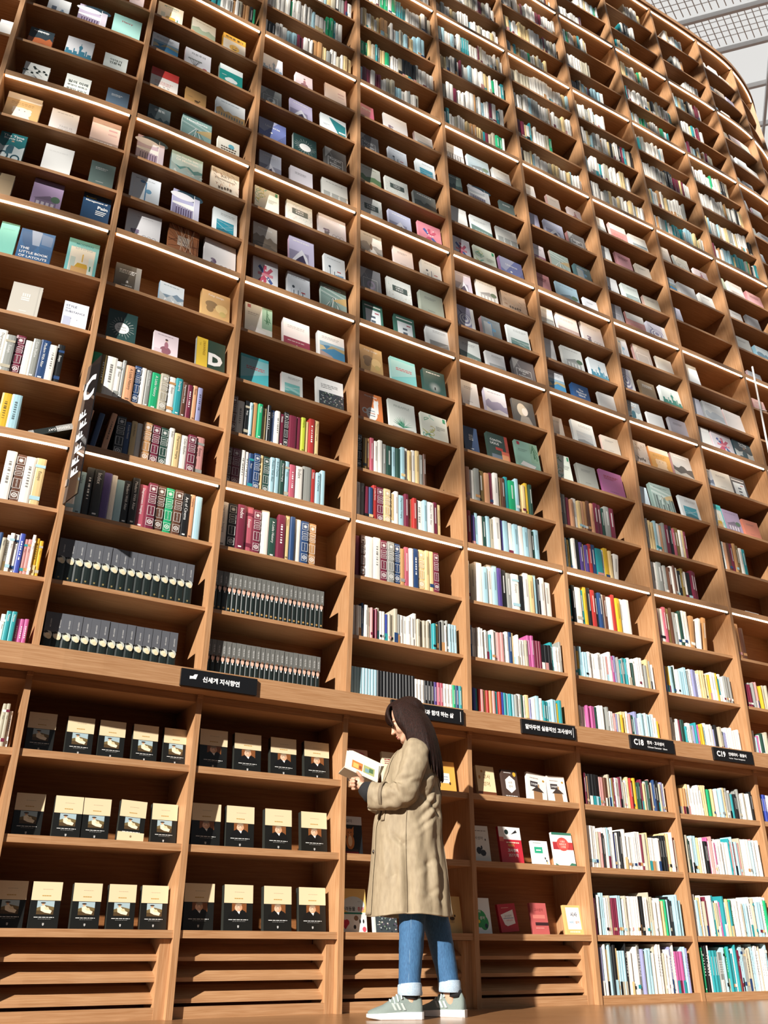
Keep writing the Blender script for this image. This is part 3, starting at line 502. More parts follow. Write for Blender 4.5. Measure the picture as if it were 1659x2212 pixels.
TABLE = """
12,0.184,0.143,0.210|d8dce0|jars||pale grey cover with jar drawings
12,0.430,0.192,0.247|b9aec4|museum||lilac cover of a museum hall
12,0.718,0.196,0.285|9fd0c8|title|Henry|mint green cover with red title
11,0.108,0.153,0.224|a85a30|dune||rust orange cover under a dark title band
11,0.399,0.176,0.258|dfe0e4|skyline|3f7f97|white cover with teal palace skyline
11,0.711,0.156,0.216|dce4e0|text2|이야기;인문학|pale cover with dark Korean title
10,0.139,0.156,0.251|e4e6e2|leaves||white cover with black leaf sprigs
10,0.459,0.159,0.259|e6eae4|text3|일의 미래;무엇이 바뀌고;무엇이 오는가|white cover crowded with Korean title lines
10,0.789,0.145,0.257|4f6274|mini||slate blue cover with small white lines
9,0.082,0.207,0.284|caa66c|bear|e0d8c8|golden cover with a pale bear face
9,0.418,0.169,0.245|e8e4e2|lowtitle|THIS IS;THE FIRST;DAY|white cover titled low down
9,0.726,0.184,0.286|e8cdc2|band|b0998f|peach cover with taupe foot band
8,0.106,0.154,0.283|1f6f74|bike|The Time;Bicycle Life|teal cover with a cyclist picture
8,0.432,0.174,0.284|e9e9e6|plain||blank white cover
8,0.781,0.151,0.259|5d6f6b|mini||grey green cover with tiny title
7,0.158,0.100,0.261|a89274|plain||tan cover cut by the photo edge
7,0.417,0.175,0.302|a993b5|house||lilac cover with a house photo
7,0.776,0.169,0.315|1f3d5c|pain|Bonica's;Management of;Pain|navy cover with yellow and white title
6,0.271,0.100,0.295|7fc9ba|plain||mint cover at the photo edge
6,0.410,0.191,0.282|2f5f8e|layouts|THE;LITTLE BOOK;OF LAYOUTS|blue cover with geometric shapes
6,0.742,0.179,0.313|6fbcc0|living|MODERN;LIVING|turquoise framed cover of a living room
5,0.441,0.162,0.264|b7b2a8|emblem||grey linen cover with a faint emblem
5,0.797,0.138,0.218|d3d6de|style|STYLE;AND;SUBSTANCE|pale lilac cover with serif title
11,-0.124,0.100,0.202|dfe2e2|plain||white cover beside the far left upright
13,0.815,0.102,0.170|c5b4b8|mini||greyish pink cover at the top edge
13,1.065,0.190,0.247|d9d3bd|living||cream cover of a dining room
13,1.387,0.188,0.251|b4b39a|photo|8aa08a;c98a62|olive and orange photo cover
13,1.684,0.184,0.262|f0b83a|smile|행복을 풀다|yellow topped cover with a smiley face
12,1.063,0.197,0.249|dfe4ea|sea||sea cliff photo cover with white top
12,1.364,0.196,0.250|e0dfe4|tree|자본주의|white cover with a line drawn tree
12,1.684,0.183,0.260|1e938c|cloud|e6efee|teal cover with a white cloud shape
11,1.106,0.196,0.270|e2dcd6|topband|c03a34|white cover with a red top band
11,1.414,0.156,0.206|b58a52|horse||small tan cover with a horse
11,1.688,0.224,0.264|8fa0ac|palace|6d7f8e|palace photo cover under grey sky
10,1.133,0.154,0.256|2c4a4e|isle|군함도|dark teal cover with white Korean title
10,1.420,0.217,0.315|5b8a86|hall|Hawshorne|green glass hall photo cover
10,1.737,0.165,0.235|dfdccf|dot|5fa3b5|cream cover with a blue dot
9,1.090,0.185,0.279|b9a6bb|museum||lilac museum hall cover
9,1.373,0.222,0.258|2fa3a8|mount|On The Far Side;Of Mountain|teal mountain cover
9,1.712,0.209,0.275|d9d3c6|rust|ART;PERFORMANCE|white cover patterned in brown
8,1.092,0.195,0.275|dfe6ec|door||white cover with pale blue door
8,1.431,0.185,0.281|a9a9c8|museum||violet museum hall cover
8,1.768,0.174,0.264|dfe8ea|inset|2f8fa5|white cover with a teal glass inset
7,1.108,0.221,0.292|e3e3e6|flowers||white cover with a purple flower tub
7,1.438,0.206,0.300|a76b45|rails||rust brown wire pattern cover
7,1.730,0.222,0.298|e6e6e8|flowers||large white cover with flowers and baskets
6,1.094,0.156,0.222|443d34|darktext||dark brown cover with white text
6,1.428,0.159,0.193|7f9db4|mount||blue misty mountain cover
6,1.752,0.193,0.259|cda770|map|Fuligi design|tan cover with brown patches
5,1.104,0.172,0.258|23403f|circle|Urban;Sketching|dark teal cover with a white round centre
5,1.439,0.154,0.195|e0cfd6|lady||pale pink cover with a seated woman
5,1.758,0.190,0.265|2c4034|drawings|DRAWINGS|yellow and green cover with large white D
13,2.072,0.171,0.255|d6dde8|skyline|6f93b5|pale cover with blue palace skyline
13,2.403,0.147,0.211|ddccd4|lady||small pale pink cover with a woman
13,2.710,0.193,0.270|e8d2c6|band|dfbfae|pale peach cover
12,2.073,0.173,0.226|8c8f8e|frame|d0d4d4|grey cover with pale lines
12,2.360,0.197,0.247|b9b3d0|peak||lilac cover with a mountain peak
12,2.670,0.228,0.248|dfe6e8|diag|2b7f86|white cover cut by a teal diagonal
11,2.082,0.222,0.268|6c78ae|universe|Universe|violet blue starry cover
11,2.412,0.195,0.259|264442|circle||dark teal cover with round white centre
11,2.727,0.188,0.272|5b5957|portfolio|Portfolio|charcoal cover with white framed title
10,2.110,0.175,0.296|c6cad8|ship||pale cover with a sailing ship
10,2.403,0.183,0.271|dad6de|mini||pale lilac white cover
10,2.708,0.219,0.297|d6d8d2|facade||white cover with green window photos
9,2.095,0.189,0.266|dfe2d4|swirl||white cover with green swirls at the left
9,2.387,0.207,0.258|e4e6e0|cmyk|CMYK;INDEX|speckled white cover with a grey title block
9,2.684,0.227,0.257|e6e2e8|flowers||white cover with flower tub
8,2.108,0.184,0.281|b9a58e|bench|Snapshot|beige photo cover with a bench
8,2.427,0.195,0.287|c0bcd8|peak||lilac cover with dark peak
8,2.750,0.171,0.239|dfe6ea|sketch||white cover with a blue street sketch
7,2.131,0.185,0.300|e2e4ea|flag||white cover with a red and blue crossed flag
7,2.433,0.171,0.280|dbe3ec|sketch||pale blue cover with a street sketch
7,2.730,0.207,0.295|5f857e|tracks||green photo cover of rail tracks
6,2.099,0.194,0.281|dfe2dc|plant||white cover with green plant photo
6,2.421,0.196,0.260|e4dcdc|botband|8d2f48|white cover with a maroon foot
6,2.720,0.205,0.251|e6e8ea|sea||white topped cover of a blue coast
5,2.101,0.193,0.250|4fb3bc|tealtext||turquoise gradient cover with red text
5,2.431,0.150,0.199|e2e6e4|inset|7cc3c0|white cover with small turquoise picture
5,2.725,0.198,0.258|dfe2e2|mosaic||white cover over dark mosaic photo
13,3.081,0.141,0.229|b8476f|title|PREFIX|magenta cover
13,3.359,0.232,0.253|e2e2e4|flowers||white cover with grey flower tub
13,3.722,0.186,0.200|dfe2e4|pic|8b959c|white cover with grey landscape
12,3.080,0.182,0.239|6b6a6c|portfolio|Portfolio|grey cover with white framed title
12,3.408,0.177,0.225|d6dde6|sketch||pale blue sketch cover
12,3.733,0.182,0.241|dde6ea|inset|3b93ab|white cover with teal glass inset
11,3.085,0.194,0.263|9aa088|photo|5f7f58;c0a884|green and beige garden photo cover
11,3.364,0.212,0.250|e2e6e0|cmyk|CMYK;INDEX|speckled white cover with grey block
11,3.685,0.218,0.230|4a5654|isle||dark slate photo cover
10,3.090,0.197,0.292|e2e6e2|cmyk|CMYK;INDEX|speckled cover next to the upright
10,3.397,0.212,0.264|b9bdd6|peak||lilac mountain peak cover
10,3.720,0.217,0.279|d98a98|flag||pink and blue flag cover
9,3.096,0.189,0.260|b5b3b0|road||road photo cover with a walker
9,3.440,0.178,0.237|e6d8d6|mini||pale pink white cover
9,3.743,0.183,0.214|e0e2de|sketch||white cover with black curve
8,3.098,0.173,0.258|8b8c90|frame|b9a9c4|grey cover with lilac letter
8,3.372,0.214,0.265|e2e6e2|cmyk|CMYK;INDEX|speckled white cover, grey block
8,3.715,0.212,0.257|8d9488|mini||grey green cover
7,3.123,0.169,0.272|3f6f62|greenframe||green framed white cover
7,3.438,0.174,0.259|3f6b5f|greenframe||second green framed cover
7,3.769,0.200,0.265|dce2e4|pic|8b8f90|white cover of a hillside
6,3.101,0.187,0.265|c9a66e|map|Fuligi design|tan cover with brown patches
6,3.397,0.212,0.252|7cc6c6|tealtext||turquoise cover with coral text
6,3.724,0.186,0.247|30504c|light||dark green cover with a light
5,3.103,0.182,0.260|d07c46|cat|Wendy Mass|orange cover with a white cat cup
5,3.378,0.218,0.272|dfe6e0|pineapple|PINEAPPLE|white cover with pineapple leaves
5,3.694,0.224,0.248|dfe4d8|swirl||white cover with green swirls
13,4.097,0.190,0.269|dcdcdf|stripes||white cover with grey stripes
13,4.375,0.234,0.243|98b0bc|house||blue sky house photo cover
13,4.703,0.191,0.227|dde2e4|pic|b5bcc0|white cover, pale photo
12,4.095,0.150,0.244|46645c|isle||dark green cover
12,4.361,0.214,0.226|c0c4c8|museum||grey museum hall cover
12,4.743,0.157,0.198|4a5856|mini||dark slate cover
11,4.096,0.175,0.250|e0e0dc|plain||plain white cover
11,4.348,0.214,0.244|dfe4e2|botband|66807a|white cover, grey green foot
11,4.664,0.218,0.242|cfd4d0|facade||white cover with window photos
10,4.101,0.189,0.287|dcd8e0|flag||pale cover with a pink flag
10,4.369,0.221,0.280|dce4d2|swirl||white cover with green swirls
10,4.680,0.240,0.278|6f78a8|universe||violet starry cover
9,4.107,0.163,0.247|c3bdd0|peak||lilac mountain cover
9,4.362,0.203,0.245|dcdede|house||white cover with wooden house
9,4.653,0.247,0.234|b09a88|rust||brown patterned cover
8,4.115,0.166,0.263|b4b2c8|rings||lilac cover with rings
8,4.393,0.185,0.231|8a9296|door||slate cover with a figure
8,4.684,0.219,0.248|dde4e4|pic|5f8480|white cover, teal photo at its foot
7,4.119,0.192,0.279|d8dedc|botband|6d827c|white cover over grey green half
13,5.100,0.134,0.218|dee0e2|mini||white cover at the left
13,5.436,0.151,0.212|a8a29e|mini||grey brown cover
13,5.725,0.165,0.184|ddd2d8|lady||pale pink cover with a woman
12,5.090,0.144,0.223|bcb8d0|plain||lilac cover
12,5.346,0.216,0.229|c2c4da|peak||lilac peak cover
12,5.671,0.204,0.216|6b6a6a|portfolio|Portfolio|grey framed title cover
11,5.099,0.159,0.231|e2d8dc|botband|a36078|white cover with plum foot
11,5.366,0.217,0.239|8fa49a|tracks||green rail photo cover
11,5.700,0.192,0.213|55757a|door||dark teal picture cover
10,5.088,0.194,0.275|dc9a9c|title||pink cover
10,5.394,0.248,0.266|9cb8c8|house||blue house cover
10,5.761,0.164,0.213|d5dae2|mini||pale blue cover
9,5.090,0.170,0.237|e2e2e0|pic|9aa0a0|white cover with photo corner
9,5.340,0.234,0.239|e2dad8|botband|b8a09c|white cover, taupe foot
9,5.674,0.240,0.261|e4e0e2|flowers||white flower tub cover
8,5.099,0.142,0.268|e0e2e2|plain||plain white cover
13,6.122,0.136,0.252|dfe2e2|pic|aab0b0|white cover, photo corner
13,6.360,0.209,0.253|d08c8c|topband|e4e0dc|red and white cover
13,6.658,0.221,0.224|e0e4e2|pic|708088|white cover, dark photo corner
12,6.126,0.139,0.245|e0e2e0|mini||white cover, small lines
12,6.374,0.199,0.244|dc9ca4|title||pink cover
12,6.678,0.186,0.205|cfc6b8|mini||beige cover
11,6.115,0.170,0.240|dfe2e4|flowers||pale cover with tub
11,6.386,0.201,0.240|dce6e2|pic|8aa0a0|white cover with green edge
11,6.698,0.192,0.194|c2bcae|mini||beige grey cover
10,6.098,0.185,0.295|a5a4aa|portfolio||grey framed cover
10,6.369,0.220,0.266|cf9490|topband|e4e2de|white topped pink red cover
10,6.685,0.232,0.254|c9c8d6|rings||lilac ring cover
13,7.134,0.146,0.261|b4b4b2|mini||grey cover
13,7.379,0.206,0.225|8f9694|frame|b8bcba|grey photo cover
13,7.698,0.194,0.170|ddd0d8|lady||pale pink cover
12,7.103,0.172,0.223|dfe4e8|sea||coast photo cover
12,7.354,0.238,0.222|e2e2e2|plain||blank white cover
12,7.703,0.197,0.209|dcdcd8|mini||white cover
11,7.109,0.153,0.220|c4c4d6|plain||lilac cover
13,8.136,0.100,0.236|b8ccb8|plain||pale green cover
13,8.317,0.227,0.242|e0dcda|pic|b8b0ac|white cover
13,8.651,0.238,0.224|dca8b0|title||pink cover
7,4.414,0.181,0.226|e0e2e4|pic|9aa0a4|white cover with lake photo
7,4.721,0.215,0.262|6d6a6c|portfolio|Portfolio|grey cover with white framed title
6,4.115,0.158,0.268|e4e0de|mini||ivory cover
6,4.373,0.198,0.265|b4aec0|photo|8f88a0;d0c8c8|lilac beach photo cover
6,4.676,0.204,0.254|4c4a48|portrait||dark cover with a blond woman
5,4.117,0.128,0.247|3a4a68|emblem||navy cover with a white emblem
5,4.373,0.189,0.259|344640|continuous|CONTIN-;UOUS|dark green and red cover
5,4.676,0.210,0.268|8fb8a8|plant||white and green room photo cover
8,5.359,0.222,0.258|dde2e0|house||white cover with a wooden house
8,5.711,0.197,0.244|d5e0e6|skyline|4c8ba4|pale cover with teal skyline
7,5.112,0.190,0.274|dde2e8|sea||blue coast photo cover
7,5.442,0.176,0.225|2a4f80|title|The;National;Island|blue cover with white title
7,5.773,0.180,0.231|dfe2e2|plain||thick white cover
6,5.114,0.120,0.210|c0b4a8|mini||grey beige cover
6,5.378,0.234,0.250|dfe6e8|inset|c2ccd2|white cover framed in teal
6,5.731,0.189,0.192|d9d3c8|mini||cream cover
5,5.104,0.163,0.257|dfe6da|swirl||white swirl cover
5,5.383,0.192,0.233|9a9c94|mini||warm grey cover
5,5.664,0.239,0.250|a3608f|title||magenta cover
9,6.125,0.141,0.249|b8c0cc|door||grey blue cover
9,6.393,0.208,0.248|a49e9c|portfolio||warm grey framed cover
9,6.712,0.200,0.203|e0e0dc|plain||white cover
8,6.121,0.152,0.277|c8c8d4|rings||pale ring cover
8,6.393,0.185,0.208|9a8468|title||brown cover
8,6.701,0.236,0.238|dfe8e4|skyline|3b8c80|white cover with green spine
7,6.124,0.178,0.264|a4acb0|bike||grey cyclist cover
7,6.424,0.187,0.207|e2e4e4|plain||plain white cover
7,6.749,0.222,0.240|b0b0be|mini||lilac grey cover
6,6.126,0.185,0.261|cfc4bc|rust||beige patterned cover
6,6.374,0.228,0.250|d9a050|bear|e8c8a0|orange cover with a pale bear
6,6.685,0.230,0.261|85807c|photo|504e4c;b0aca4|black and white coast cover
5,6.137,0.100,0.201|cfe0ea|plain||pale blue cover
5,6.318,0.230,0.274|8fa8a0|city||grey green city photo cover
5,6.698,0.215,0.236|e0e8ea|inset|3fa0b4|white cover with teal glass picture
9,7.127,0.193,0.266|cdd6de|plain||pale blue cover
8,7.115,0.159,0.243|c4c6d4|plain||pale lilac cover
8,7.341,0.246,0.253|d8dee2|photo|c0c8d0;e0e4e8|pale blue photo cover
8,7.661,0.247,0.247|e2dedc|plain||white cover with red spine
7,7.134,0.186,0.263|e0e2e0|plain||ivory white cover
7,7.374,0.274,0.266|dcd8e0|flag||pale cover with pink flag
7,7.708,0.276,0.260|3c5560|bike||dark cyclist cover
6,7.119,0.125,0.210|7a8ca6|photo|5a6a84;98a8bc|blue photo cover
6,7.253,0.230,0.223|dcd8ce|mini||cream cover
6,7.526,0.196,0.223|45444a|greenframe||black framed cover
5,7.144,0.142,0.262|4cb8b4|living||turquoise topped cover
5,7.309,0.212,0.235|a995b0|house||lilac house photo cover
5,7.586,0.197,0.193|d08068|mini||coral cover
12,8.194,0.185,0.170|b4b0ac|mini||grey cover partly lying back
12,8.516,0.192,0.219|a8a8aa|plain||dark grey cover leaning low
11,8.183,0.217,0.219|9c9c98|mini||warm grey cover
11,8.521,0.207,0.199|7fa4b4|photo|5a7a8c;a8bcc8|blue photo cover by the frame edge
10,8.258,0.197,0.170|b0b0b4|plain||pale grey cover above the metal rod
9,8.208,0.173,0.170|c8a0a4|mini||dusty pink cover behind the metal rod
"""
def spine_side(col, rnd): return mixc(col, [WH, BK, (.5, .1, .1), col, col, col][rnd.randrange(6)], .35)
groups_by_bayrow = {}
ents = []
for ln in TABLE.strip().splitlines():
    a, cc, st, ex, desc = ln.split('|'); i, s, w, h = a.split(',')
    ents.append((int(i), float(s), float(w), float(h), cc, st, ex, desc))
def display(i, s, w, h, cc, st, ex, desc, z=None, d=-.075, lean=.13, t=None, where=None, n=0, yaw=0):
    rnd = random.Random(int(abs(s)*1000)+i*77)
    t = t or .018+.02*rnd.random(); col = lin(cc)
    mb = MB(); book_body(mb, w, h, t, col, spine_side(col, rnd)); cover_art(Art(mb, w, h), col, st, ex, rnd)
    o = mb.obj('display_book', M_paint); place(o, s, d, base_z(i) if z is None else z, lean, (rnd.random()-.5)*.05+yaw)
    page_obj(w, h, t, o)
    tag(o, uniq(desc+', '+where), 'book', 'books shown face out on the curved shelves'); return o
for e in ents:
    bay = math.floor(e[1]+.08)
    mates = sorted(x[1] for x in ents if x[0] == e[0] and math.floor(x[1]+.08) == bay)
    pw = '' if len(mates) == 1 else ('left' if mates[0] == e[1] else 'right' if mates[-1] == e[1] else 'middle')
    words = len(e[7].split()); where = '%s of %s shelf up, %s bay' % (pw, ordw(e[0]), ordw(bay+2))
    where = where.strip()
    display(*e, where=where)
# generic face-out books on the turning far right bays
rg = random.Random(5)
far_cov = MB(); n_far = 0
for k in (9, 10, 11):
    for i in range(4, 24):
        if k == 9 and LV[i][1] < 3: continue
        xs = [.10, .40, .70] if k == 9 or rg.random() < .6 else [.15, .55]
        for q, x in enumerate(xs):
            if rg.random() < .12: continue
            px_, py_ = proj(pos(k+x, -.075, base_z(i)))
            w, h = .15+.06*rg.random(), .2+.08*rg.random()
            if not (0 < px_ < 1656 and -30 < py_ < 2212): continue
            if k > 9 or n_far >= 40:
                hd = heading(k+x); Mx = Matrix.Translation(pos(k+x, -.075, base_z(i))) @ Matrix.Rotation(hd, 4, 'Z') @ Matrix.Rotation(-.13, 4, 'X'); cl = lin(rg.choice(['dfe2e4', 'c9d2da', 'e4e0d8', '9fb0bf', 'b8b2c8', 'e8e6e2']))
                tb = MB(); tb.box(0, w, 0, .025, 0, h, cl); Art(tb, w, h).rect(.15, .15, .8, .5, mixc(cl, BK, .35)); far_cov.raw([Mx @ Vector(v) for v in tb.v], [], cl)
                n0 = len(far_cov.v)-len(tb.v)
                for f_, c_ in zip(tb.f, tb.c): far_cov.f.append([a+n0 for a in f_]); far_cov.c.append(c_); far_cov.uv.append([(0, 0)]*len(f_)); far_cov.sm.append(False)
                continue
            n_far += 1; cc = rg.choice(['dfe2e4', 'c9d2da', 'e4e0d8', '9fb0bf', 'b8b2c8', 'd8dcd2', '7f94a4', 'e8e6e2', 'c8b8a8'])
            st = rg.choice(['pic', 'mini', 'plain', 'title', 'photo', 'botband']); ex = {'pic': '8090a0', 'botband': '8a98a4', 'photo': ''}.get(st, '')
            nm = {'dfe2e4': 'white', 'c9d2da': 'pale blue', 'e4e0d8': 'ivory', '9fb0bf': 'blue grey', 'b8b2c8': 'lilac', 'd8dcd2': 'greenish white', '7f94a4': 'slate blue', 'e8e6e2': 'bright white', 'c8b8a8': 'beige'}[cc]
            display(i, k+x, w, h, cc, st, ex, '%s cover on the turning wall' % nm, where='%s of %s shelf up, %s bay' % (['left', 'middle', 'right'][q], ordw(i), ordw(k+2)))
tag(far_cov.obj('distant_display_books', M_paint), 'small face out covers on the far turning end of the wall', 'books', None, 'stuff')
# ---------------------------------------------------------------- black and cream series on the lower shelves
LZ = {3: 1.121, 2: .744, 1: .366}; LN = {3: 'top', 2: 'middle', 1: 'bottom'}
CREAM = lin('dcc7a2'); NEAR = lin('10110f')
def series_book(kind):
    w, h, t = (.128, .195, .034) if kind == 0 else (.152, .212, .036)
    root = MB(); book_body(root, w, h, t, NEAR, lin('2a2c28')); A = Art(root, w, h)
    z = .60
    if kind == 0:
        A.rect(.22, .30, .80, .59, lin('4c3a22')); A.rect(.22, .44, .80, .59, lin('9fb4ba')); A.poly([(.22, .44), (.5, .5), (.8, .46), (.8, .40), (.22, .38)], lin('6f5e3a'))
        A.poly([(.34, .47), (.46, .50), (.6, .42), (.74, .38), (.7, .32), (.5, .34), (.36, .38)], lin('e8dcc0')); A.ell(.42, .52, .05, .03, lin('c9a078'), 10); A.ell(.42, .545, .09, .018, lin('3a2f28'), 10)
        A.poly([(.46, .45), (.6, .46), (.66, .4), (.52, .4)], lin('d8c6a0'))
    else:
        A.rect(.27, .40, .78, .59, lin('7c4a26')); A.poly([(.12, .28), (.88, .28), (.74, .42), (.62, .46), (.40, .46), (.22, .40)], lin('0b0b0c'))
        A.ell(.5, .50, .13, .085, lin('c99a78')); A.ell(.46, .50, .09, .07, lin('deb598')); A.ell(.5, .565, .12, .028, lin('8f7a64')); A.poly([(.45, .42), (.56, .42), (.53, .36)], WH)
        A.rect(.42, .515, .47, .523, BK); A.rect(.53, .515, .57, .523, BK); A.rect(.455, .465, .53, .471, lin('8a4a3a'))
    A.dashes(.16, .84, .24, .012, WH, random.Random(3), 6); A.dashes(.3, .75, .205, .006, mixc(NEAR, WH, .4), random.Random(5), 6)
    A.poly([(.47, .12), (.53, .12), (.53, .08), (.5, .06), (.47, .08)], mixc(NEAR, WH, .5))
    o = root.obj('display_book', M_paint)
    # the cream upper jacket: a part with its own look
    j = MB(); j.box(-.0006, w+.0006, -.0010, -.0004, z*h, h+.0004, CREAM); ja = Art(j, w, h, .0011)
    ja.dashes(.35, .7, .84, .012, mixc(CREAM, BK, .35), random.Random(2), 3); ja.dashes(.35, .65, .70, .02, lin('b08a40'), random.Random(4), 3)
    j.obj('cream_jacket', M_paint, o)
    page_obj(w, h, t, o); return o
def copy_tree(o, parent=None):
    c = o.copy(); COL.objects.link(c); c.parent = parent
    for ch in o.children: copy_tree(ch, c)
    return c
S0 = {3: [1.068, 1.291, 1.478, 1.678, 1.864], 2: [1.078, 1.293, 1.452, 1.653, 1.845], 1: [1.063, 1.247, 1.465, 1.657, 1.839]}
S1 = {3: [2.085, 2.309, 2.551, 2.785], 2: [2.080, 2.294, 2.542, 2.784], 1: [2.080, 2.318, 2.564, 2.790]}
protos = [None, None]
# bay 0 also shows its right edge of the same series
S0[1] = [.93]+S0[1] if False else S0[1]
for kind, SS in ((0, S0), (1, S1)):
    for r in (3, 2, 1):
        for q, s in enumerate(SS[r]):
            if protos[kind] is None: o = protos[kind] = series_book(kind)
            else: o = copy_tree(protos[kind])
            raised = kind == 0 and r == 2 and q == 3
            place(o, s, -.10 if kind == 0 else -.095, LZ[r]+(.0 if not raised else .006), .12, 0, .0 if not raised else .04)
            what = 'reclining figure' if kind == 0 else 'man in black suit'
            tag(o, 'black cover with cream top and %s, %s from left, %s lower shelf' % (what, ordw(q+1), LN[r]), 'book', 'black and cream series on the lower shelves')
            if raised:
                m = MB(); m.box(-.001, .129, -.0022, -.0012, 0, .045, CREAM); Art(m, .128, .195, .0024).ell(.5, .13, .04, .03, lin('8a7a5a'), 8); m.obj('cream_band', M_paint, o)
# ---------------------------------------------------------------- bays behind and right of the reader
LOWB = [
 (3, 3.090, .145, .200, 'd9a58c', 'pet', 'pink dog cover with red disc, behind the open book'),
 (3, 3.366, .110, .205, 'e4d8b8', 'title', 'cream cover half hidden behind the collar'),
 (3, 3.785, .150, .188, 'd9a24a', 'yellow', 'yellow cover with a white label, behind the long hair'),
 (2, 3.060, .130, .206, '15171a', 'kitten', 'dark cover with a ginger kitten, left of the coat'),
 (1, 3.055, .170, .215, 'e8c070', 'animals', 'yellow animal cover with a red heart, left of the coat hem'),
 (1, 3.300, .150, .200, 'd6d8d2', 'mosaic', 'white and dark cover behind the coat hem'),
 (1, 3.810, .140, .193, 'e0bc7c', 'horse', 'tan cover with a small figure, right of the jeans'),
 (3, 4.150, .140, .188, 'e6d4a8', 'kr|고사;성어', 'cream cover with brown brush title'),
 (3, 4.375, .120, .180, '4a3830', 'hex|사자;성어', 'dark brown cover with a white hexagon'),
 (3, 4.590, .155, .176, 'e8e2da', 'tower', 'white cover with a brown tower, tilted right'),
 (3, 4.790, .140, .172, 'e0dad2', 'tower', 'white cover with a brown roof, far right of its shelf'),
 (2, 4.075, .130, .210, 'd8d6cc', 'ink|사성어', 'grey cover with black ink blots'),
 (2, 4.324, .170, .216, 'c02a3a', 'saga|이야기;고사성어;357가지', 'red and white cover numbered 357'),
 (2, 4.600, .120, .145, 'e6e8e4', 'greenbox', 'small white cover with a green box'),
 (2, 4.800, .155, .205, 'e8e4dc', 'redcircle|三國志;故事名言;三百選', 'white cover with a red circle and foot'),
 (1, 4.070, .120, .190, 'e4ecec', 'greenblob|성어', 'white cover with a green cloud'),
 (1, 4.287, .130, .150, 'b02434', 'whitecard|고사성어', 'red cover with a tilted white card'),
 (1, 4.556, .125, .172, 'b85a58', 'rosy|고사성어', 'rosy red cover with a dark stripe'),
 (1, 4.850, .130, .165, 'e8b070', 'sisa|시사;사자성어', 'orange framed cover with blue and red title'),
]
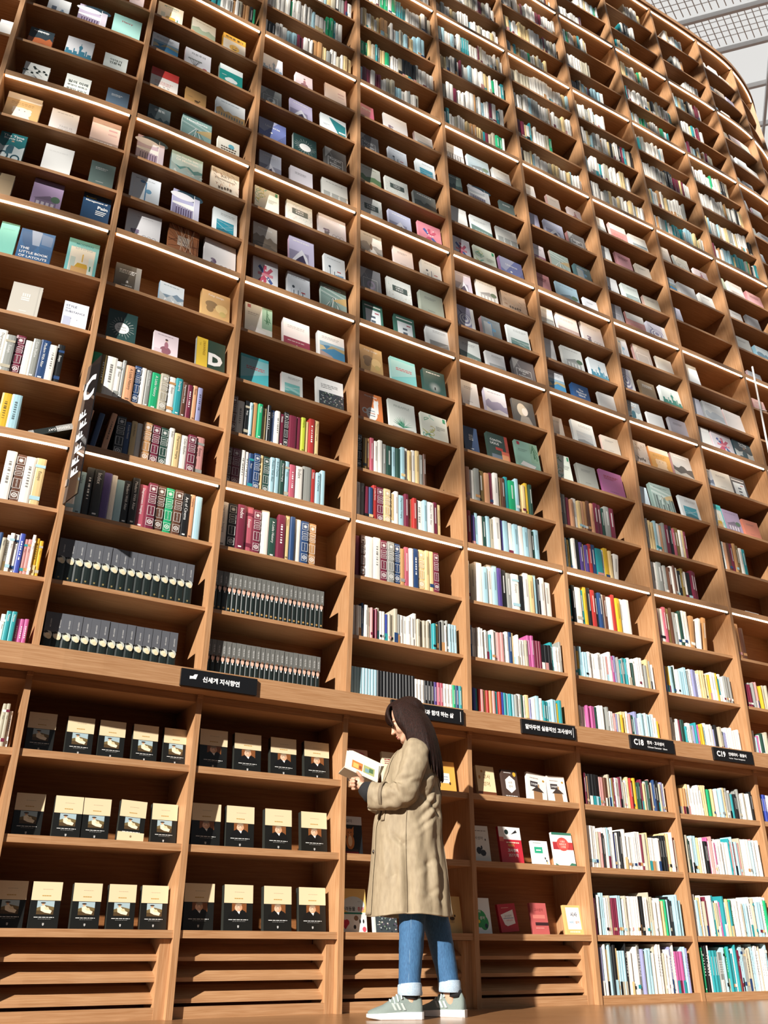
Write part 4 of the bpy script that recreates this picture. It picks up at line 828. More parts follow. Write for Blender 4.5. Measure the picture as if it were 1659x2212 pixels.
for r, s, w, h, cc, st, desc in LOWB:
    st, _, ex = st.partition('|'); rnd = random.Random(int(s*999)); col = lin(cc); t = .02
    mb = MB(); book_body(mb, w, h, t, col); A = Art(mb, w, h); tx = ex.split(';') if ex else []
    if st in ('title', 'horse', 'mosaic'): cover_art(A, col, st, '', rnd)
    elif st == 'pet': A.ell(.7, .72, .22, .2, lin('c05068')); A.text('사냥', .7, .72, .3, lin('e8b0a8'), .1, .02); A.ell(.25, .5, .16, .14, WH); A.ell(.18, .55, .06, .09, lin('4a2e20')); A.ell(.34, .53, .05, .08, lin('4a2e20')); A.rect(0, 0, 1, .3, lin('e8dcc8'))
    elif st == 'yellow': A.rect(.25, .3, .72, .62, lin('e6dcd4')); A.ell(.3, .66, .05, .05, lin('3a2412')); A.ell(.72, .3, .04, .05, lin('3a2412')); A.dashes(.3, .65, .5, .03, lin('8090a8'), rnd); A.dashes(.3, .65, .42, .03, lin('8090a8'), rnd)
    elif st == 'kitten':
        A.rect(0, .78, 1, 1, lin('d4d6da')); A.text('묘이', .4, .88, .3, BK, .09, .01); c = lin('c47a3c'); A.ell(.4, .56, .2, .12, c); A.poly([(.22, .6), (.3, .66), (.22, .74)], c); A.poly([(.5, .66), (.6, .6), (.6, .74)], c); A.ell(.42, .34, .2, .2, c); A.ell(.42, .36, .1, .14, lin('e8c8a0')); A.ell(.34, .58, .022, .016, BK, 8); A.ell(.47, .58, .022, .016, BK, 8); A.ell(.4, .52, .03, .02, lin('e8b8a8'), 8); A.rect(0, 0, .8, .09, lin('8a2430')); A.rect(.05, .1, .78, .15, lin('3a2c2c'))
    elif st == 'animals':
        A.ell(.55, .62, .4, .2, lin('c8d4d8')); A.rect(.05, 0, 1, .45, lin('dcdcd8')); A.text('반려동물', .36, .53, .52, BK, .1, .02); A.text('총론', .8, .53, .26, lin('c03a4a'), .1, .02); A.rect(.05, .41, .85, .45, lin('1f7a64')); A.ell(.16, .22, .09, .07, lin('b8243c')); A.ell(.28, .22, .09, .07, lin('b8243c')); A.poly([(.08, .2), (.36, .2), (.22, .06)], lin('b8243c'))
        A.ell(.62, .2, .1, .14, WH); A.ell(.62, .32, .08, .06, lin('8a6a50')); A.ell(.56, .12, .05, .05, BK, 8); A.ell(.82, .14, .1, .12, WH); A.ell(.82, .24, .09, .07, WH); A.ell(.76, .25, .03, .05, BK, 8); A.ell(.88, .25, .03, .05, BK, 8); A.ell(.9, .07, .07, .06, lin('d85060')); A.text('이야기', .75, .7, .2, lin('50606a'), .03)
    elif st == 'kr': A.text(tx[0], .55, .66, .5, lin('8a5a34'), .15); A.text(tx[1], .5, .42, .6, lin('8a5a34'), .15); A.rect(0, 0, 1, .16, lin('6a3a22')); A.ell(.3, .82, .06, .04, lin('c08a40')); A.ell(.15, .62, .06, .06, lin('c08a40'))
    elif st == 'hex': A.poly([(.5+.36*math.sin(i*1.047), .5+.3*math.cos(i*1.047)) for i in range(6)][::-1], lin('e6e4de')); A.text(tx[0], .5, .56, .35, lin('5a4436'), .09); A.text(tx[1], .5, .43, .35, lin('5a4436'), .09); A.ell(.82, .86, .1, .08, lin('d8a838')); A.dashes(.15, .6, .9, .02, WH, rnd); A.dashes(.1, .85, .1, .02, WH, rnd)
    elif st == 'tower': A.rect(.3, .0, .75, .35, lin('9a7450')); A.poly([(.2, .35), (.85, .35), (.62, .5), (.42, .5)], lin('3a2e28')); A.rect(.42, .5, .62, .62, lin('a8845c')); A.rect(.15, .5, .55, .7, lin('3a3436')); A.text('고사성어', .36, .6, .34, WH, .08, .02); A.dashes(.15, .6, .82, .02, lin('806050'), rnd); A.ell(.85, .78, .06, .04, lin('b08a40'))
    elif st == 'ink': A.text(tx[0], .45, .66, .75, lin('202224'), .09); A.ell(.4, .32, .14, .1, BK, 9); A.ell(.62, .26, .16, .09, BK, 7); A.ell(.55, .4, .05, .06, BK, 7); A.dashes(.1, .9, .86, .02, lin('807870'), rnd); A.ell(.8, .62, .03, .03, BK)
    elif st == 'saga': A.rect(0, .66, 1, 1, lin('e6e4e0')); A.ell(.36, .86, .09, .07, lin('1c2a26')); A.poly([(.55, .8), (.85, .86), (.8, .93)], BK); A.rect(.0, .6, .2, .72, lin('d87060')); A.text(tx[0], .5, .5, .5, lin('f0d070'), .08, .02); A.text(tx[1], .55, .37, .8, WH, .1, .03); A.text(tx[2], .55, .24, .8, WH, .1, .01); A.dashes(.3, .9, .58, .03, lin('f0e0c0'), rnd)
    elif st == 'greenbox': A.rect(.15, .5, .65, .75, lin('2aa07a')); A.dashes(.25, .55, .62, .05, WH, rnd, 3); A.ell(.75, .3, .04, .05, BK, 8); A.ell(.82, .2, .04, .05, BK, 8); A.ell(.84, .12, .05, .04, lin('c8b070'), 8); A.rect(.1, .9, .6, .93, lin('a0a8a0'))
    elif st == 'redcircle': A.rect(0, .5, 1, .72, lin('a83238')); A.rect(0, .93, 1, 1, lin('2f6f5c')); A.ell(.5, .66, .3, .2, lin('c8504a')); [A.text(t, .5, .74-.08*i, .36, lin('e8dccc'), .06) for i, t in enumerate(tx)]; A.poly([(.6, 0), (1, 0), (1, .1), (.8, .12)], lin('2f6f5c')); A.poly([(0, 0), (.2, 0), (.15, .05), (0, .1)], lin('2f6f5c'))
    elif st == 'greenblob': A.ell(.35, .42, .4, .25, lin('2f9a58')); A.ell(.6, .3, .25, .2, lin('2f9a58')); A.text('고사', .3, .62, .4, WH, .1, .02); A.text('성어', .5, .44, .4, WH, .1, .02); A.ell(.3, .34, .07, .05, lin('e8d040'), 9); A.ell(.7, .22, .09, .07, lin('20384a'), 9)
    elif st == 'whitecard': A.poly([(.1, .62), (.82, .78), (.86, .28), (.4, .2), (.26, .26)][::-1], lin('e8e6e4')); A.text(tx[0], .5, .56, .5, lin('40405a'), .09); A.text('사자성어', .55, .4, .42, lin('c04050'), .08); A.rect(.22, .47, .8, .49, lin('506a90')); A.dashes(.2, .6, .86, .02, lin('e8b0a0'), rnd)
    elif st == 'rosy': A.text(tx[0], .5, .78, .7, lin('803030'), .1, .01); A.rect(.2, .28, 1, .38, lin('3a2024')); A.rect(.1, .5, .85, .62, lin('d07a70')); A.dashes(.2, .7, .2, .03, lin('d89088'), rnd)
    elif st == 'sisa': A.rect(.12, .18, .9, .92, lin('eceae6')); A.text('시사', .55, .68, .5, lin('20304a'), .16, .03); A.text('사자', .36, .42, .3, lin('2f8ab0'), .1, .03); A.text('성어', .7, .42, .3, lin('c05a40'), .1, .03); A.dashes(.2, .8, .1, .05, lin('f0dcc0'), rnd)
    o = mb.obj('display_book', M_paint); tilt = .1 if st == 'tower' and s < 4.7 else -.07 if st == 'whitecard' else 0
    place(o, s, -.09, LZ[r]+(.008 if tilt else 0), .14, rnd.random()*.1-.05, tilt)
    page_obj(w, h, t, o); tag(o, desc+', '+'%s lower shelf' % LN[r], 'book', 'books shown face out on the lower shelves')
# ---------------------------------------------------------------- books standing spine out
CW = dict(g='1f9f6a', o='7a6435', w='e4e0d8', c='d6bc88', p='d09a74', n='24406b', y='8d8f8a', t='2a8f96', b='5c3a2a', m='6e2238', r='b25868', k='17181a', l='8d8fb5', e='cfa92e', s='9fc4cf', d='24443a', u='4b3a7a', f='a8322e', h='b98a5a', L='b3bf38', x='b0a894', R='c08a86', P='b0568a', i='3a4aa0')
CN = dict(g='green', o='olive', w='white', c='cream', p='peach', n='navy', y='grey', t='teal', b='brown', m='maroon', r='rose', k='black', l='lilac', e='yellow', s='pale blue', d='dark green', u='purple', f='red', h='tan', L='lime', x='taupe', R='dusty pink', P='magenta', i='royal blue')
TITLES = ['Color Rhythm', 'Diagrammatic Imaging', 'Modern With Alter', 'A Little History', 'Index', 'Designing', 'Art of Cinema']
SPINES = []      # dicts: bay,row(kind),s,d,z,w,h,t(depth),code,style,lean
def add_row(bay, z, seq, hbase, where, dpt=.20, s0=None, d=-.048, jit=.02):
    rnd = random.Random(bay*131+int(z*100)); s = (bay+PW+.006) if s0 is None else s0; n = 0
    lim = bay+.995
    for code, w, h, st, lean in seq:
        ws = w/.85
        if s+ws+abs(math.sin(lean))*h/.85 > lim: break
        n += 1
        SPINES.append(dict(bay=bay, s=s+(abs(math.sin(lean))*h/.85 if lean < 0 else 0), d=d-(rnd.random()*jit), z=z, w=w, h=h, t=dpt, code=code, st=st, lean=lean, where=where, n=n))
        s += ws+.0012+(abs(math.sin(lean))*h/.85+.004 if lean else 0)
def parse(q, rnd, hb=.265):
    out = []
    for tok in q.split():
        lean = 0
        if tok[-1] in '/\\': lean = .12 if tok[-1] == '/' else -.12; tok = tok[:-1]
        c = tok[0]; wd = int(tok[1:])/100*.97
        orn = c.isupper() and c not in 'LRP'
        low = c.lower() if orn else c
        st = 'orn' if orn else rnd.choice(['title', 'title', 'lines', 'bands', 'plain'])
        out.append((low, wd+rnd.random()*.003, hb*(1 if orn else .9+.14*rnd.random()), st, lean))
    return out
EXPL = {(0, 4): 'w5 t4 k5 c4 w5 r4 O5 w5 y5 M5 w4 y4 n5 w4 k4', (0, 3): 'n5 w5 m4 y5 w5 t3 w4 c5 c5 e5 s5', (0, 2): 'y4 w4 t5 f3 c4 y5 M6 w9 k5 k5 w5 B5 w5 c5',
 (1, 4): 'g5 o3 w6 w3 y2 p5 N4 w3 y3 g5 X5 w4 t4 b3 m3 p3 l3', (1, 3): 'p3/ n3/ p3/ K5 n3 c3 w3 H5 M5 D5 w3 c4 w4 M5 R5', (1, 2): 'w4 s4 k4 k5 u4 w3 s4 k4 k4 r5 M5 B5 G5 B5 k4 p3 s4',
 (2, 4): 'B4 w5 k3 s2 h3 g3 c3 k2 n3 w3 m3 K3 m5 m3 L3 c2 f4 c3', (2, 3): 'B4 M5 w3 w2 n3 N4 c2 D4 s3 s3 d3 s3 r4 w5 y6 f3 s3 s3', (2, 2): 'w5 K5 m5 r5 M5 w5 d5 m5 c3 n3 w4 N5 H5',
 (3, 4): 'x2 K4 o3 h3 r3 w3 w3 y3 d4 s3 d3 s3 w3 c3 w3 c3 y3 b2', (3, 3): 'f2 w3 y3 m3 n3 f3 M5 C5 c3 w3 s4 M3 p3 f3 w5 s3 w5 M3 c3', (3, 2): 'c3 m3 B3 w6 w5 M5 Y5 N5 h3 r3 w3 n4 C5 C3 c3 M4',
 (4, 4): 'X4 p3 w4 y4 O5 p4 m3 w4 c3 b3 t3 g5 s3 c3 c3 e3 d3', (4, 3): 'k4 f3 u3 s3 w3 d3 s3 x3 w5 u3 s4 w4 s4 w4 s4 y3 d3 s4', (4, 2): 'L3 w2 x4 w6 s4 w4 s4 u3 k4 y4 w6 k4 w4 C4 s3 k2 w4 w6',
 (5, 4): 'g4 k2 Y3 m4 p3 w4 c3 p3 h3 b3 p3 M4 M4 d3 Y5 M5', (5, 3): 'e3 s3 e3 d2 w3 k4 u3 c2 u3 f3 N4 t6 w3 e4 c3 w5/', (5, 2): 'k3 t4 k3 w5 t3 e3 k3 f4 k3 n3 w3 b3 w4 f3 e4 w4 w5',
 (6, 4): 'm2 w2 Y3 w2 c3 c3 s3 w3 p3 y3 M4 k3 r3 O5 w3 c3 m2', (6, 3): 'e3 y3 w6 Y5 w3 y3 b3 w3 b2 w3 k3 O3 w3 k4 M4 M3', (6, 2): 'l4 r3 w5 r3 O4 b3 y3 w3 d3 w3 w3 h4/ w3/ h4/',
 (7, 4): 'w5 D3 w2 p4 b3 M4 h3 O4 w3 t4', (7, 3): '', (7, 2): 'w4 h8 b4'}
PAL = {'W': 'wwwwwwwwwcxsssyyxktmdRPeinlw', 'T': 'wwwwwccxwwyxwwwwssmtcgywwwhk', 'M': 'wwwccchxxbmmoyknstdrpwfweRl', 'V': 'wwwwwsscyxxgtemPklw'}
def rand_row(rnd, pal, fill, wmin, wmax, hmin, hmax):
    out = []; L = 0
    while L < .80*fill:
        w = rnd.uniform(wmin, wmax); out.append((rnd.choice(PAL[pal]), w, rnd.uniform(hmin, hmax), rnd.choice(['lines', 'title', 'bands', 'plain', 'label']), 0)); L += w+.001
        if rnd.random() < .3 and len(out) > 1:
            c, w0, h0, s0, _ = out[-2]; out[-1] = (c, w0, h0, s0, 0)
    return out
for k in range(-1, 12):
    for i in range(24):
        rnd = random.Random(k*1000+i*7+3); z = base_z(i); nm = (k, i)
        if nm in EXPL:
            seq = parse(EXPL[nm], rnd, .285 if i == 2 else .265); fl = 1
            add_row(k, z, seq, .26, i); continue
        if i == 0 or i == 1:
            if k == 1:
                seq = [('K', .0445, .235, 'goethe', 0)]*(16 if i else 15); add_row(k, z, seq, 0, i, s0=k+.05, jit=.004); continue
            if k == 2:
                seq = [('K', .0272, .235, 'suit', 0)]*24; add_row(k, z, seq, 0, i, s0=k+.04, jit=.004); continue
            if (k, i) == (3, 0):
                seq = [('s', .019, .215, 'blues', 0)]*10+[('k', .021, .215, 'redtop', 0)]*12+[(c, .022, .20, 'title', 0) for c in 'wwwkkkurrwwwgntr']; add_row(k, z, seq, 0, i, jit=.004); continue
            if (k, i) == (4, 0):
                seq = [(c, .021, .205, 'label' if q % 3 else 'bands', 0) for q, c in enumerate('ttitfRofhRtfitstsy')]+rand_row(rnd, 'W', .45, .016, .03, .18, .22); add_row(k, z, seq, 0, i); continue
            if k >= 0: add_row(k, z, rand_row(rnd, 'W', .97, .013, .027, .175, .225), 0, i)
        elif i <= 4:
            if k >= 0: add_row(k, z, rand_row(rnd, 'M', .9, .02, .05, .22, .27), 0, i)
        elif i >= 14 and 0 <= k <= 8:
            fill = 1 if rnd.random() < .6 else rnd.uniform(.55, .95)
            if k >= 6 and i >= 17:
                fill = rnd.uniform(.45, .95)
            if k >= 6 and i >= 21:
                seq = rand_row(rnd, 'T', rnd.uniform(.15, .4), .02, .045, .2, .27); add_row(k, z, seq, 0, i, s0=k+.05+rnd.random()*.5); continue
            add_row(k, z, rand_row(rnd, 'T', fill, .018, .042, .2, .275), 0, i)
# lower cabinets with packed books
for k in (0, 5, 6, 7, 8):
    for r, z in ((3, 1.121), (2, .746), (1, .366), (0, .045)):
        rnd = random.Random(k*50+r); hh = (.17, .21) if r == 3 else (.2, .25) if r > 0 else (.22, .28)
        pal = 'M' if (k == 5 and r == 3) else 'V' if r < 2 else 'W'
        if k == 6 and r == 3: pal = 'T'
        add_row(k, z, rand_row(rnd, pal, .97, .010, .024, *hh), 0, -1-r, dpt=.17, d=-.035)
def spine_mesh(mb, b, M=None, full=True):
    w, h, t, col = b['w'], b['h'], b['t'], lin(CW[b['code'].lower() if b['code'] in 'K' else b['code']])
    rnd = random.Random(int(b['s']*7919)+int(b['z']*31)); st = b['st']
    if st in ('goethe', 'suit'): col = lin('16201e')
    jw = 1+.10*(rnd.random()-.5); col = tuple(min(.85, max(.005, c*jw)) for c in col)
    T = MB()
    r = min(.004, w*.2)
    # rounded spine, two boards
    prof = [(0, r), (w*.18, r*.25), (w*.5, 0), (w*.82, r*.25), (w, r)]
    for (a, ya), (c, yc) in zip(prof, prof[1:]): T.face([(a, ya, 0), (c, yc, 0), (c, yc, h), (a, ya, h)], col, sm=False)
    T.face([(x, y, 0) for x, y in prof][::-1]+[(0, t, 0), (w, t, 0)][:0], col); T.face([(x, y, h) for x, y in prof], mixc(col, BK, .2))
    bt = min(.002, w*.15)
    for x0, x1 in ((0, bt), (w-bt, w)): T.box(x0, x1, r, t, 0, h, col)
    A = Art(T, w, h, .0005); ink = WH if sum(col) < 1.0 else mixc(col, BK, .75)
    c2 = lin(CW[rnd.choice('wwykmtcxshRn')])
    if full:
        if st == 'orn':
            gold = mixc(col, WH, .72)
            for z0, z1 in ((.80, .95), (.66, .76), (.56, .64), (.30, .50), (.08, .24)):
                A.rect(.10, z0, .90, z1, gold); A.rect(.16, z0+.008, .84, z1-.008, mixc(col, BK, .15))
            [A.poly([(.5+.30*math.cos(a)*(1 if q % 2 else .5), .875+.30*w/h*math.sin(a)*(1 if q % 2 else .5)) for q, a in enumerate([j*6.2832/16 for j in range(16)])], gold)]
            A.ell(.5, .16, .28, .28*w/h, gold); A.ell(.5, .16, .17, .17*w/h, mixc(col, BK, .15)); A.ell(.5, .16, .10, .10*w/h, gold)
            A.vtext('HISTORY', w*.5, h*.48, h*.16, w*.3, gold); A.rect(.25, .70, .75, .715, gold); A.rect(.25, .595, .75, .605, gold)
        elif st == 'goethe':
            T.face([(0, -.0012, h*.56), (w, -.0012, h*.56), (w, -.0012, h), (0, -.0012, h)], lin('5a5c62')); A.y = -.0014
            A.ell(.5, .50, .46, .085, lin('b8bcb4')); A.ell(.3, .55, .22, .03, lin('2c2a28')); A.ell(.45, .49, .3, .05, lin('e4d8ba')); A.ell(.65, .45, .25, .045, lin('d8cba8')); A.vtext('괴테와의 대화', w*.62, h*.86, h*.2, w*.16, WH); A.rect(.4, .06, .6, .1, lin('8a7a50'))
        elif st == 'suit':
            T.face([(0, -.0012, h*.62), (w, -.0012, h*.62), (w, -.0012, h), (0, -.0012, h)], lin('6a6a66')); A.y = -.0014
            A.ell(.45, .56, .34, .065, lin('d8b09c')); A.ell(.55, .62, .3, .03, lin('6a5040')); A.rect(.35, .46, .6, .50, WH); A.ell(.5, .08, .22, .025, lin('b08a50')); A.vtext('처칠 회고록', w*.6, h*.88, h*.18, w*.3, WH)
        elif st == 'blues':
            for j in range(9): A.rect(.1+.3*rnd.random(), .08*j+.1, .6+.3*rnd.random(), .08*j+.14, mixc(col, lin('1f6f86'), .8))
            A.rect(.3, .9, .7, .94, WH)
        elif st == 'redtop': A.rect(.1, .45, .9, .97, lin('7a2a24')); A.vtext('전집', w*.5, h*.9, h*.35, w*.5, lin('d8b0a0')); A.rect(.25, .2, .75, .28, WH)
        elif st == 'title': A.vtext(rnd.choice(TITLES) if w > .03 else 'Notes', w*.5, h*.92, h*.6, w*.42, ink); A.rect(.3, .06, .7, .09, ink)
        elif st == 'lines': A.dashes(.42, .58, .6, .0, ink, rnd) if False else [A.rect(.38, .35+.06*j, .62, .35+.06*j+.04*rnd.random()+.01, ink) for j in range(8)]
        elif st == 'bands': A.rect(0, .80, 1, .86, c2); A.rect(0, .12, 1, .2, c2); A.vtext('Essays', w*.5, h*.72, h*.4, w*.4, ink)
        elif st == 'label': A.rect(0, 0, 1, .3, c2); [A.rect(.38, .45+.06*j, .62, .45+.06*j+.04, ink) for j in range(6)]
    else:
        if st in ('bands', 'label'): A.rect(0, .0 if st == 'label' else .12, 1, .3 if st == 'label' else .2, c2)
        if st in ('title', 'lines', 'orn'): A.rect(.38, .4, .62, .85, mixc(col, ink, .6))
        T.box(bt, w-bt, r, t-.003, .003, h-.003, (.62, .57, .48))
    if M is None: return T
    mb.raw([M @ Vector(v) for v in T.v], [], (0, 0, 0))
    n0 = len(mb.v)-len(T.v)
    for f_, c_ in zip(T.f, T.c): mb.f.append([a+n0 for a in f_]); mb.c.append(c_); mb.uv.append([(0, 0)]*len(f_)); mb.sm.append(False)
def area(b):
    p = pos(b['s'], b['d'], b['z']); q = pos(b['s']+b['w']/.85, b['d'], b['z']+b['h'])
    x0, y0 = proj(p); x1, y1 = proj(q)
    if not (-5 < (x0+x1)/2 < 1664 and -10 < (y0+y1)/2 < 2222): return 0
    return abs(x1-x0)*abs(y0-y1)
vis = [b for b in SPINES if area(b) > 0]
vis.sort(key=area, reverse=True)
NB = 300
solo, rest = vis[:NB], vis[NB:]
cache = {}
for b in solo:
    key = (b['code'], b['w'], b['h']) if b['st'] in ('goethe', 'suit', 'blues', 'redtop') else None
    if key and key in cache: o = copy_tree(cache[key])
    else:
        T = spine_mesh(None, b); o = T.obj('shelved_book', M_paint)
        p = MB(); bt = min(.002, b['w']*.15); p.box(bt, b['w']-bt, .0045, b['t']-.003, .003, b['h']-.003, (.7, .66, .56)); p.obj('page_block', M_pages, o)
        if key: cache[key] = o
    o.location = pos(b['s'], b['d'], b['z']); o.rotation_euler = (0, b['lean'], heading(b['s']))
    r = b['where']; sh = ('standing on the beam' if r == 0 else '%s shelf above beam' % ordw(r)) if r >= 0 else {-4: 'top lower shelf', -3: 'middle lower shelf', -2: 'bottom lower shelf', -1: 'floor level shelf'}[r]
    cn = {'goethe': 'black series', 'suit': 'slim black series', 'blues': 'pale blue series', 'redtop': 'black and red series'}.get(b['st']) or CN[b['code']]+(' ornamental' if b['st'] == 'orn' else '')
    tag(o, uniq('%s spine, %s book from left, %s, %s bay' % (cn, ordw(b['n']), sh, ordw(b['bay']+2))), 'book', 'books standing spine out on the shelves')
stuff = MB()
for b in rest:
    M = Matrix.Translation(pos(b['s'], b['d'], b['z'])) @ Matrix.Rotation(heading(b['s']), 4, 'Z') @ Matrix.Rotation(b['lean'], 4, 'Y')
    spine_mesh(stuff, b, M, full=False)
tag(stuff.obj('distant_shelved_books', M_paint), 'the many small upright books filling the farther and higher shelves', 'books', None, 'stuff')
# a book fallen flat against the upright in the first bay, and two lying on the eighth bay
def loose(name, w, h, t, cc, s, d, z, rot, label):
    mb = MB(); col = lin(cc); book_body(mb, w, h, t, col); cover_art(Art(mb, w, h), col, 'darktext' if sum(col) < .3 else 'plain', '', random.Random(1))
    o = mb.obj(name, M_paint); o.location = pos(s, d, z); o.rotation_euler = rot; page_obj(w, h, t, o); tag(o, label, 'book'); return o
def spine_book_at(s, d, z, w, h, t, cc, lean, label, text=None):
    T = MB(); col = lin(cc); T.box(0, w, 0, .003, 0, h, col); T.box(0, .002, .003, t, 0, h, col); T.box(w-.002, w, .003, t, 0, h, col)
    A = Art(T, w, h, .0004); A.rect(0, .0, 1, .12, mixc(col, WH, .4)); A.rect(0, .62, 1, 1, mixc(col, WH, .35)); A.vtext(text or 'Design', w*.5, h*.92, h*.5, w*.4, WH)
    o = T.obj('shelved_book', M_paint); o.location = pos(s, d, z); o.rotation_euler = (0, lean, heading(s))
    p = MB(); p.box(.002, w-.002, .003, t-.003, .003, h-.003, (.7, .66, .56)); p.obj('page_block', M_pages, o)
    tag(o, label, 'book', 'books standing spine out on the shelves'); return o
spine_book_at(.735, -.06, base_z(3)+.0335, .035, .235, .18, '1d2422', 1.12, 'dark book fallen over against the upright, third shelf above beam, second bay', 'DESIGN DAY')
loose('stacked_book', .16, .23, .025, 'dfe4e0', 7.30, -.045, base_z(3)+.026, (-math.pi/2, 0, heading(7.3)), 'white book with green spine lying flat, third shelf above beam, ninth bay')
loose('stacked_book', .15, .21, .018, 'c8ccc8', 7.56, -.045, base_z(3)+.019, (-math.pi/2, 0, heading(7.56)+.1), 'thin white book lying flat beside the upright, third shelf above beam, ninth bay')
# ---------------------------------------------------------------- signs on the beam
def sign(s0, s1, draw, label, zc=1.527, h=.088):
    a = pos(s0, .09, zc); b = pos(s1, .09, zc); w = (a-b).length; org = pos(s0, .092, zc-h/2)
    root = empty('shelf_sign', org, (0, 0, math.atan2(b.y-a.y, b.x-a.x)))
    m = MB(); m.box(0, w, -.016, 0, 0, h, (.01, .01, .01)); m.obj('sign_plate', M_black, root)
    m = MB(); m2 = MB(); draw(Art(m, w, h, .0166), Art(m2, w, h, .0166)); m.obj('sign_lettering', M_white, root)
    if m2.v: m2.obj('sign_mark', M_white, root)
    tag(root, label, 'sign', 'black signs on the beam')
def sg1(A, B):
    A.text('신세계 지식향연', .52, .5, .55, WH, .34, .035)
    B.poly([(.11, .42), (.15, .45), (.19, .44), (.21, .74), (.17, .72), (.15, .60), (.11, .60)], (.3, .3, .3))
def sg2(A, B): A.text('반려동물과 함께 하는 삶', .55, .5, .72, WH, .34, .035); B.rect(.95, .15, .957, .85, WH)
def sg3(A, B): A.text('알아두면 실용적인 고사성어', .49, .5, .86, WH, .36, .035); B.rect(.95, .15, .957, .85, WH)
def sg4(A, B=None, n='C18', a='한자 · 고사성어', b='Chinese Character · Idiom'):
    A.text(n, .07, .52, .22, WH, .46, .035, 'l'); A.text(a, .37, .6, .48, WH, .28, .03, 'l'); A.text(b, .37, .26, .52, WH, .14, .01, 'l')
sign(1.840, 2.325, sg1, 'black sign lettered in Korean, on the beam above the black and cream books')
sign(3.285, 3.875, sg2, 'black sign partly hidden behind the head of the reader')
sign(4.385, 4.885, sg3, 'black sign with one long Korean line, right of the reader')
sign(5.440, 5.915, sg4, 'black sign reading C18 with Korean and English text')
sign(6.375, 6.850, lambda A, B: sg4(A, B, 'C19', '인테리어 · 꽃꽂이', 'Interior · Flower Arrangement'), 'black sign reading C19 with Korean and English text')
# projecting acrylic sign on the first full upright
M_acr = mat('smoked_acrylic', (.06, .05, .05), .06); M_acr.node_tree.nodes['Principled BSDF'].inputs['Transmission Weight'].default_value = .75
org = pos(1+PW*.6, 0, 2.36); root = empty('projecting_sign', org, (0, 0, heading(1)-math.pi/2+.28))
m = MB(); m.box(0, .17, -.003, .003, 0, .86, (.1, .1, .1)); m.obj('acrylic_blade', M_acr, root)
m = MB(); A = Art(m, .17, .86, .0045)
A.text('C', .5, .79, .8, WH, .24, .03); m.obj('letter_c', M_white, root)
for i, (z, a) in enumerate(((.58, 0), (.50, .4), (.42, .1), (.33, .3), (.24, .2), (.16, .35))):
    m3 = MB(); A3 = Art(m3, .17, .86, .0050); x = .12+a*.4
    A3.poly([(x, z), (x+.52, z), (x+.52, z+.012), (x+.4, z+.014), (x+.4, z+.05), (x+.34, z+.05), (x+.34, z+.016), (x+.24, z+.016), (x+.24, z+.045), (x+.16, z+.052), (x+.1, z+.03), (x+.06, z+.052), (x, z+.05)], WH)
    m3.obj('white_letters', M_white, root)

for z0 in (.1, .7):
    m = MB(); m.box(-.004, .02, -.008, .008, z0, z0+.04, (.4, .4, .4)); m.obj('bracket', M_metal, root)
tag(root, 'dark projecting blade sign with a large white C, on the second upright from left', 'sign')
# thin metal rod at the right edge
m = MB(); p0, p1 = pos(8.10, .10, 4.05), pos(8.22, .06, 4.95)
def tube(mb, p, q, r, n=8, col=(.8, .8, .8)):
    p, q = Vector(p), Vector(q); d = (q-p).normalized(); a = d.orthogonal().normalized(); b = d.cross(a)
    R = [[c+(a*math.cos(6.2832*i/n)+b*math.sin(6.2832*i/n))*r for i in range(n)] for c in (p, q)]
    for i in range(n): mb.face([R[0][i], R[0][(i+1) % n], R[1][(i+1) % n], R[1][i]], col, sm=True)
    mb.face(R[0][::-1], col); mb.face(R[1], col)
tube(m, pos(8.06, .03, 4.25), pos(8.15, .03, 5.42), .009); rod = m.obj('metal_rod', mat('white_metal', (.75, .74, .72), .35))
m = MB(); tube(m, pos(8.10, .03, 4.90), pos(8.30, -.02, 4.97), .006); m.obj('cross_bar', M_metal, rod)
tag(rod, 'thin white metal rod standing against the shelves at the right edge', 'rod')
# ---------------------------------------------------------------- roof over and behind the wall
M_roof = mat('frosted_roof_panel', (.8, .81, .82), .6)
nt = M_roof.node_tree; tr = nt.nodes.new('ShaderNodeBsdfTranslucent'); tr.inputs[0].default_value = (.62, .63, .64, 1); mx = nt.nodes.new('ShaderNodeMixShader'); mx.inputs[0].default_value = .85
nt.links.new(nt.nodes['Principled BSDF'].outputs[0], mx.inputs[1]); nt.links.new(tr.outputs[0], mx.inputs[2]); nt.links.new(mx.outputs[0], nt.nodes['Material Output'].inputs[0])
M_steel = mat('white_steel', (.80, .80, .80), .45)
ZR = 13.8
rdir = Vector((.955, -.296, 0)); rn = Vector((.296, .955, 0)); O = Vector((3.0, 6.0, ZR))
def RP(a, b, z=0): return O+rdir*a+rn*b+Vector((0, 0, z))
def beam(mb, p, q, w, h):
    p, q = Vector(p), Vector(q); d = (q-p).normalized(); s = d.cross(Vector((0, 0, 1))).normalized()*w/2; u = Vector((0, 0, h))
    c = [p-s, p+s, p+s+u, p-s+u]; e = [q-s, q+s, q+s+u, q-s+u]
    mb.face(c, (.8, .8, .8)); mb.face(e[::-1], (.8, .8, .8))
    for i in range(4): mb.face([c[i], e[i], e[(i+1) % 4], c[(i+1) % 4]], (.8, .8, .8))
m = MB()
m.face([RP(-14, 1.6, .25), RP(20, 1.6, .25), RP(20, 22, .25), RP(-14, 22, .25)])
tag(m.obj('ceiling', M_roof), kind='structure')
BB = [3.73, 4.43, 5.3, 6.2, 7.1, 8.2, 9.4]
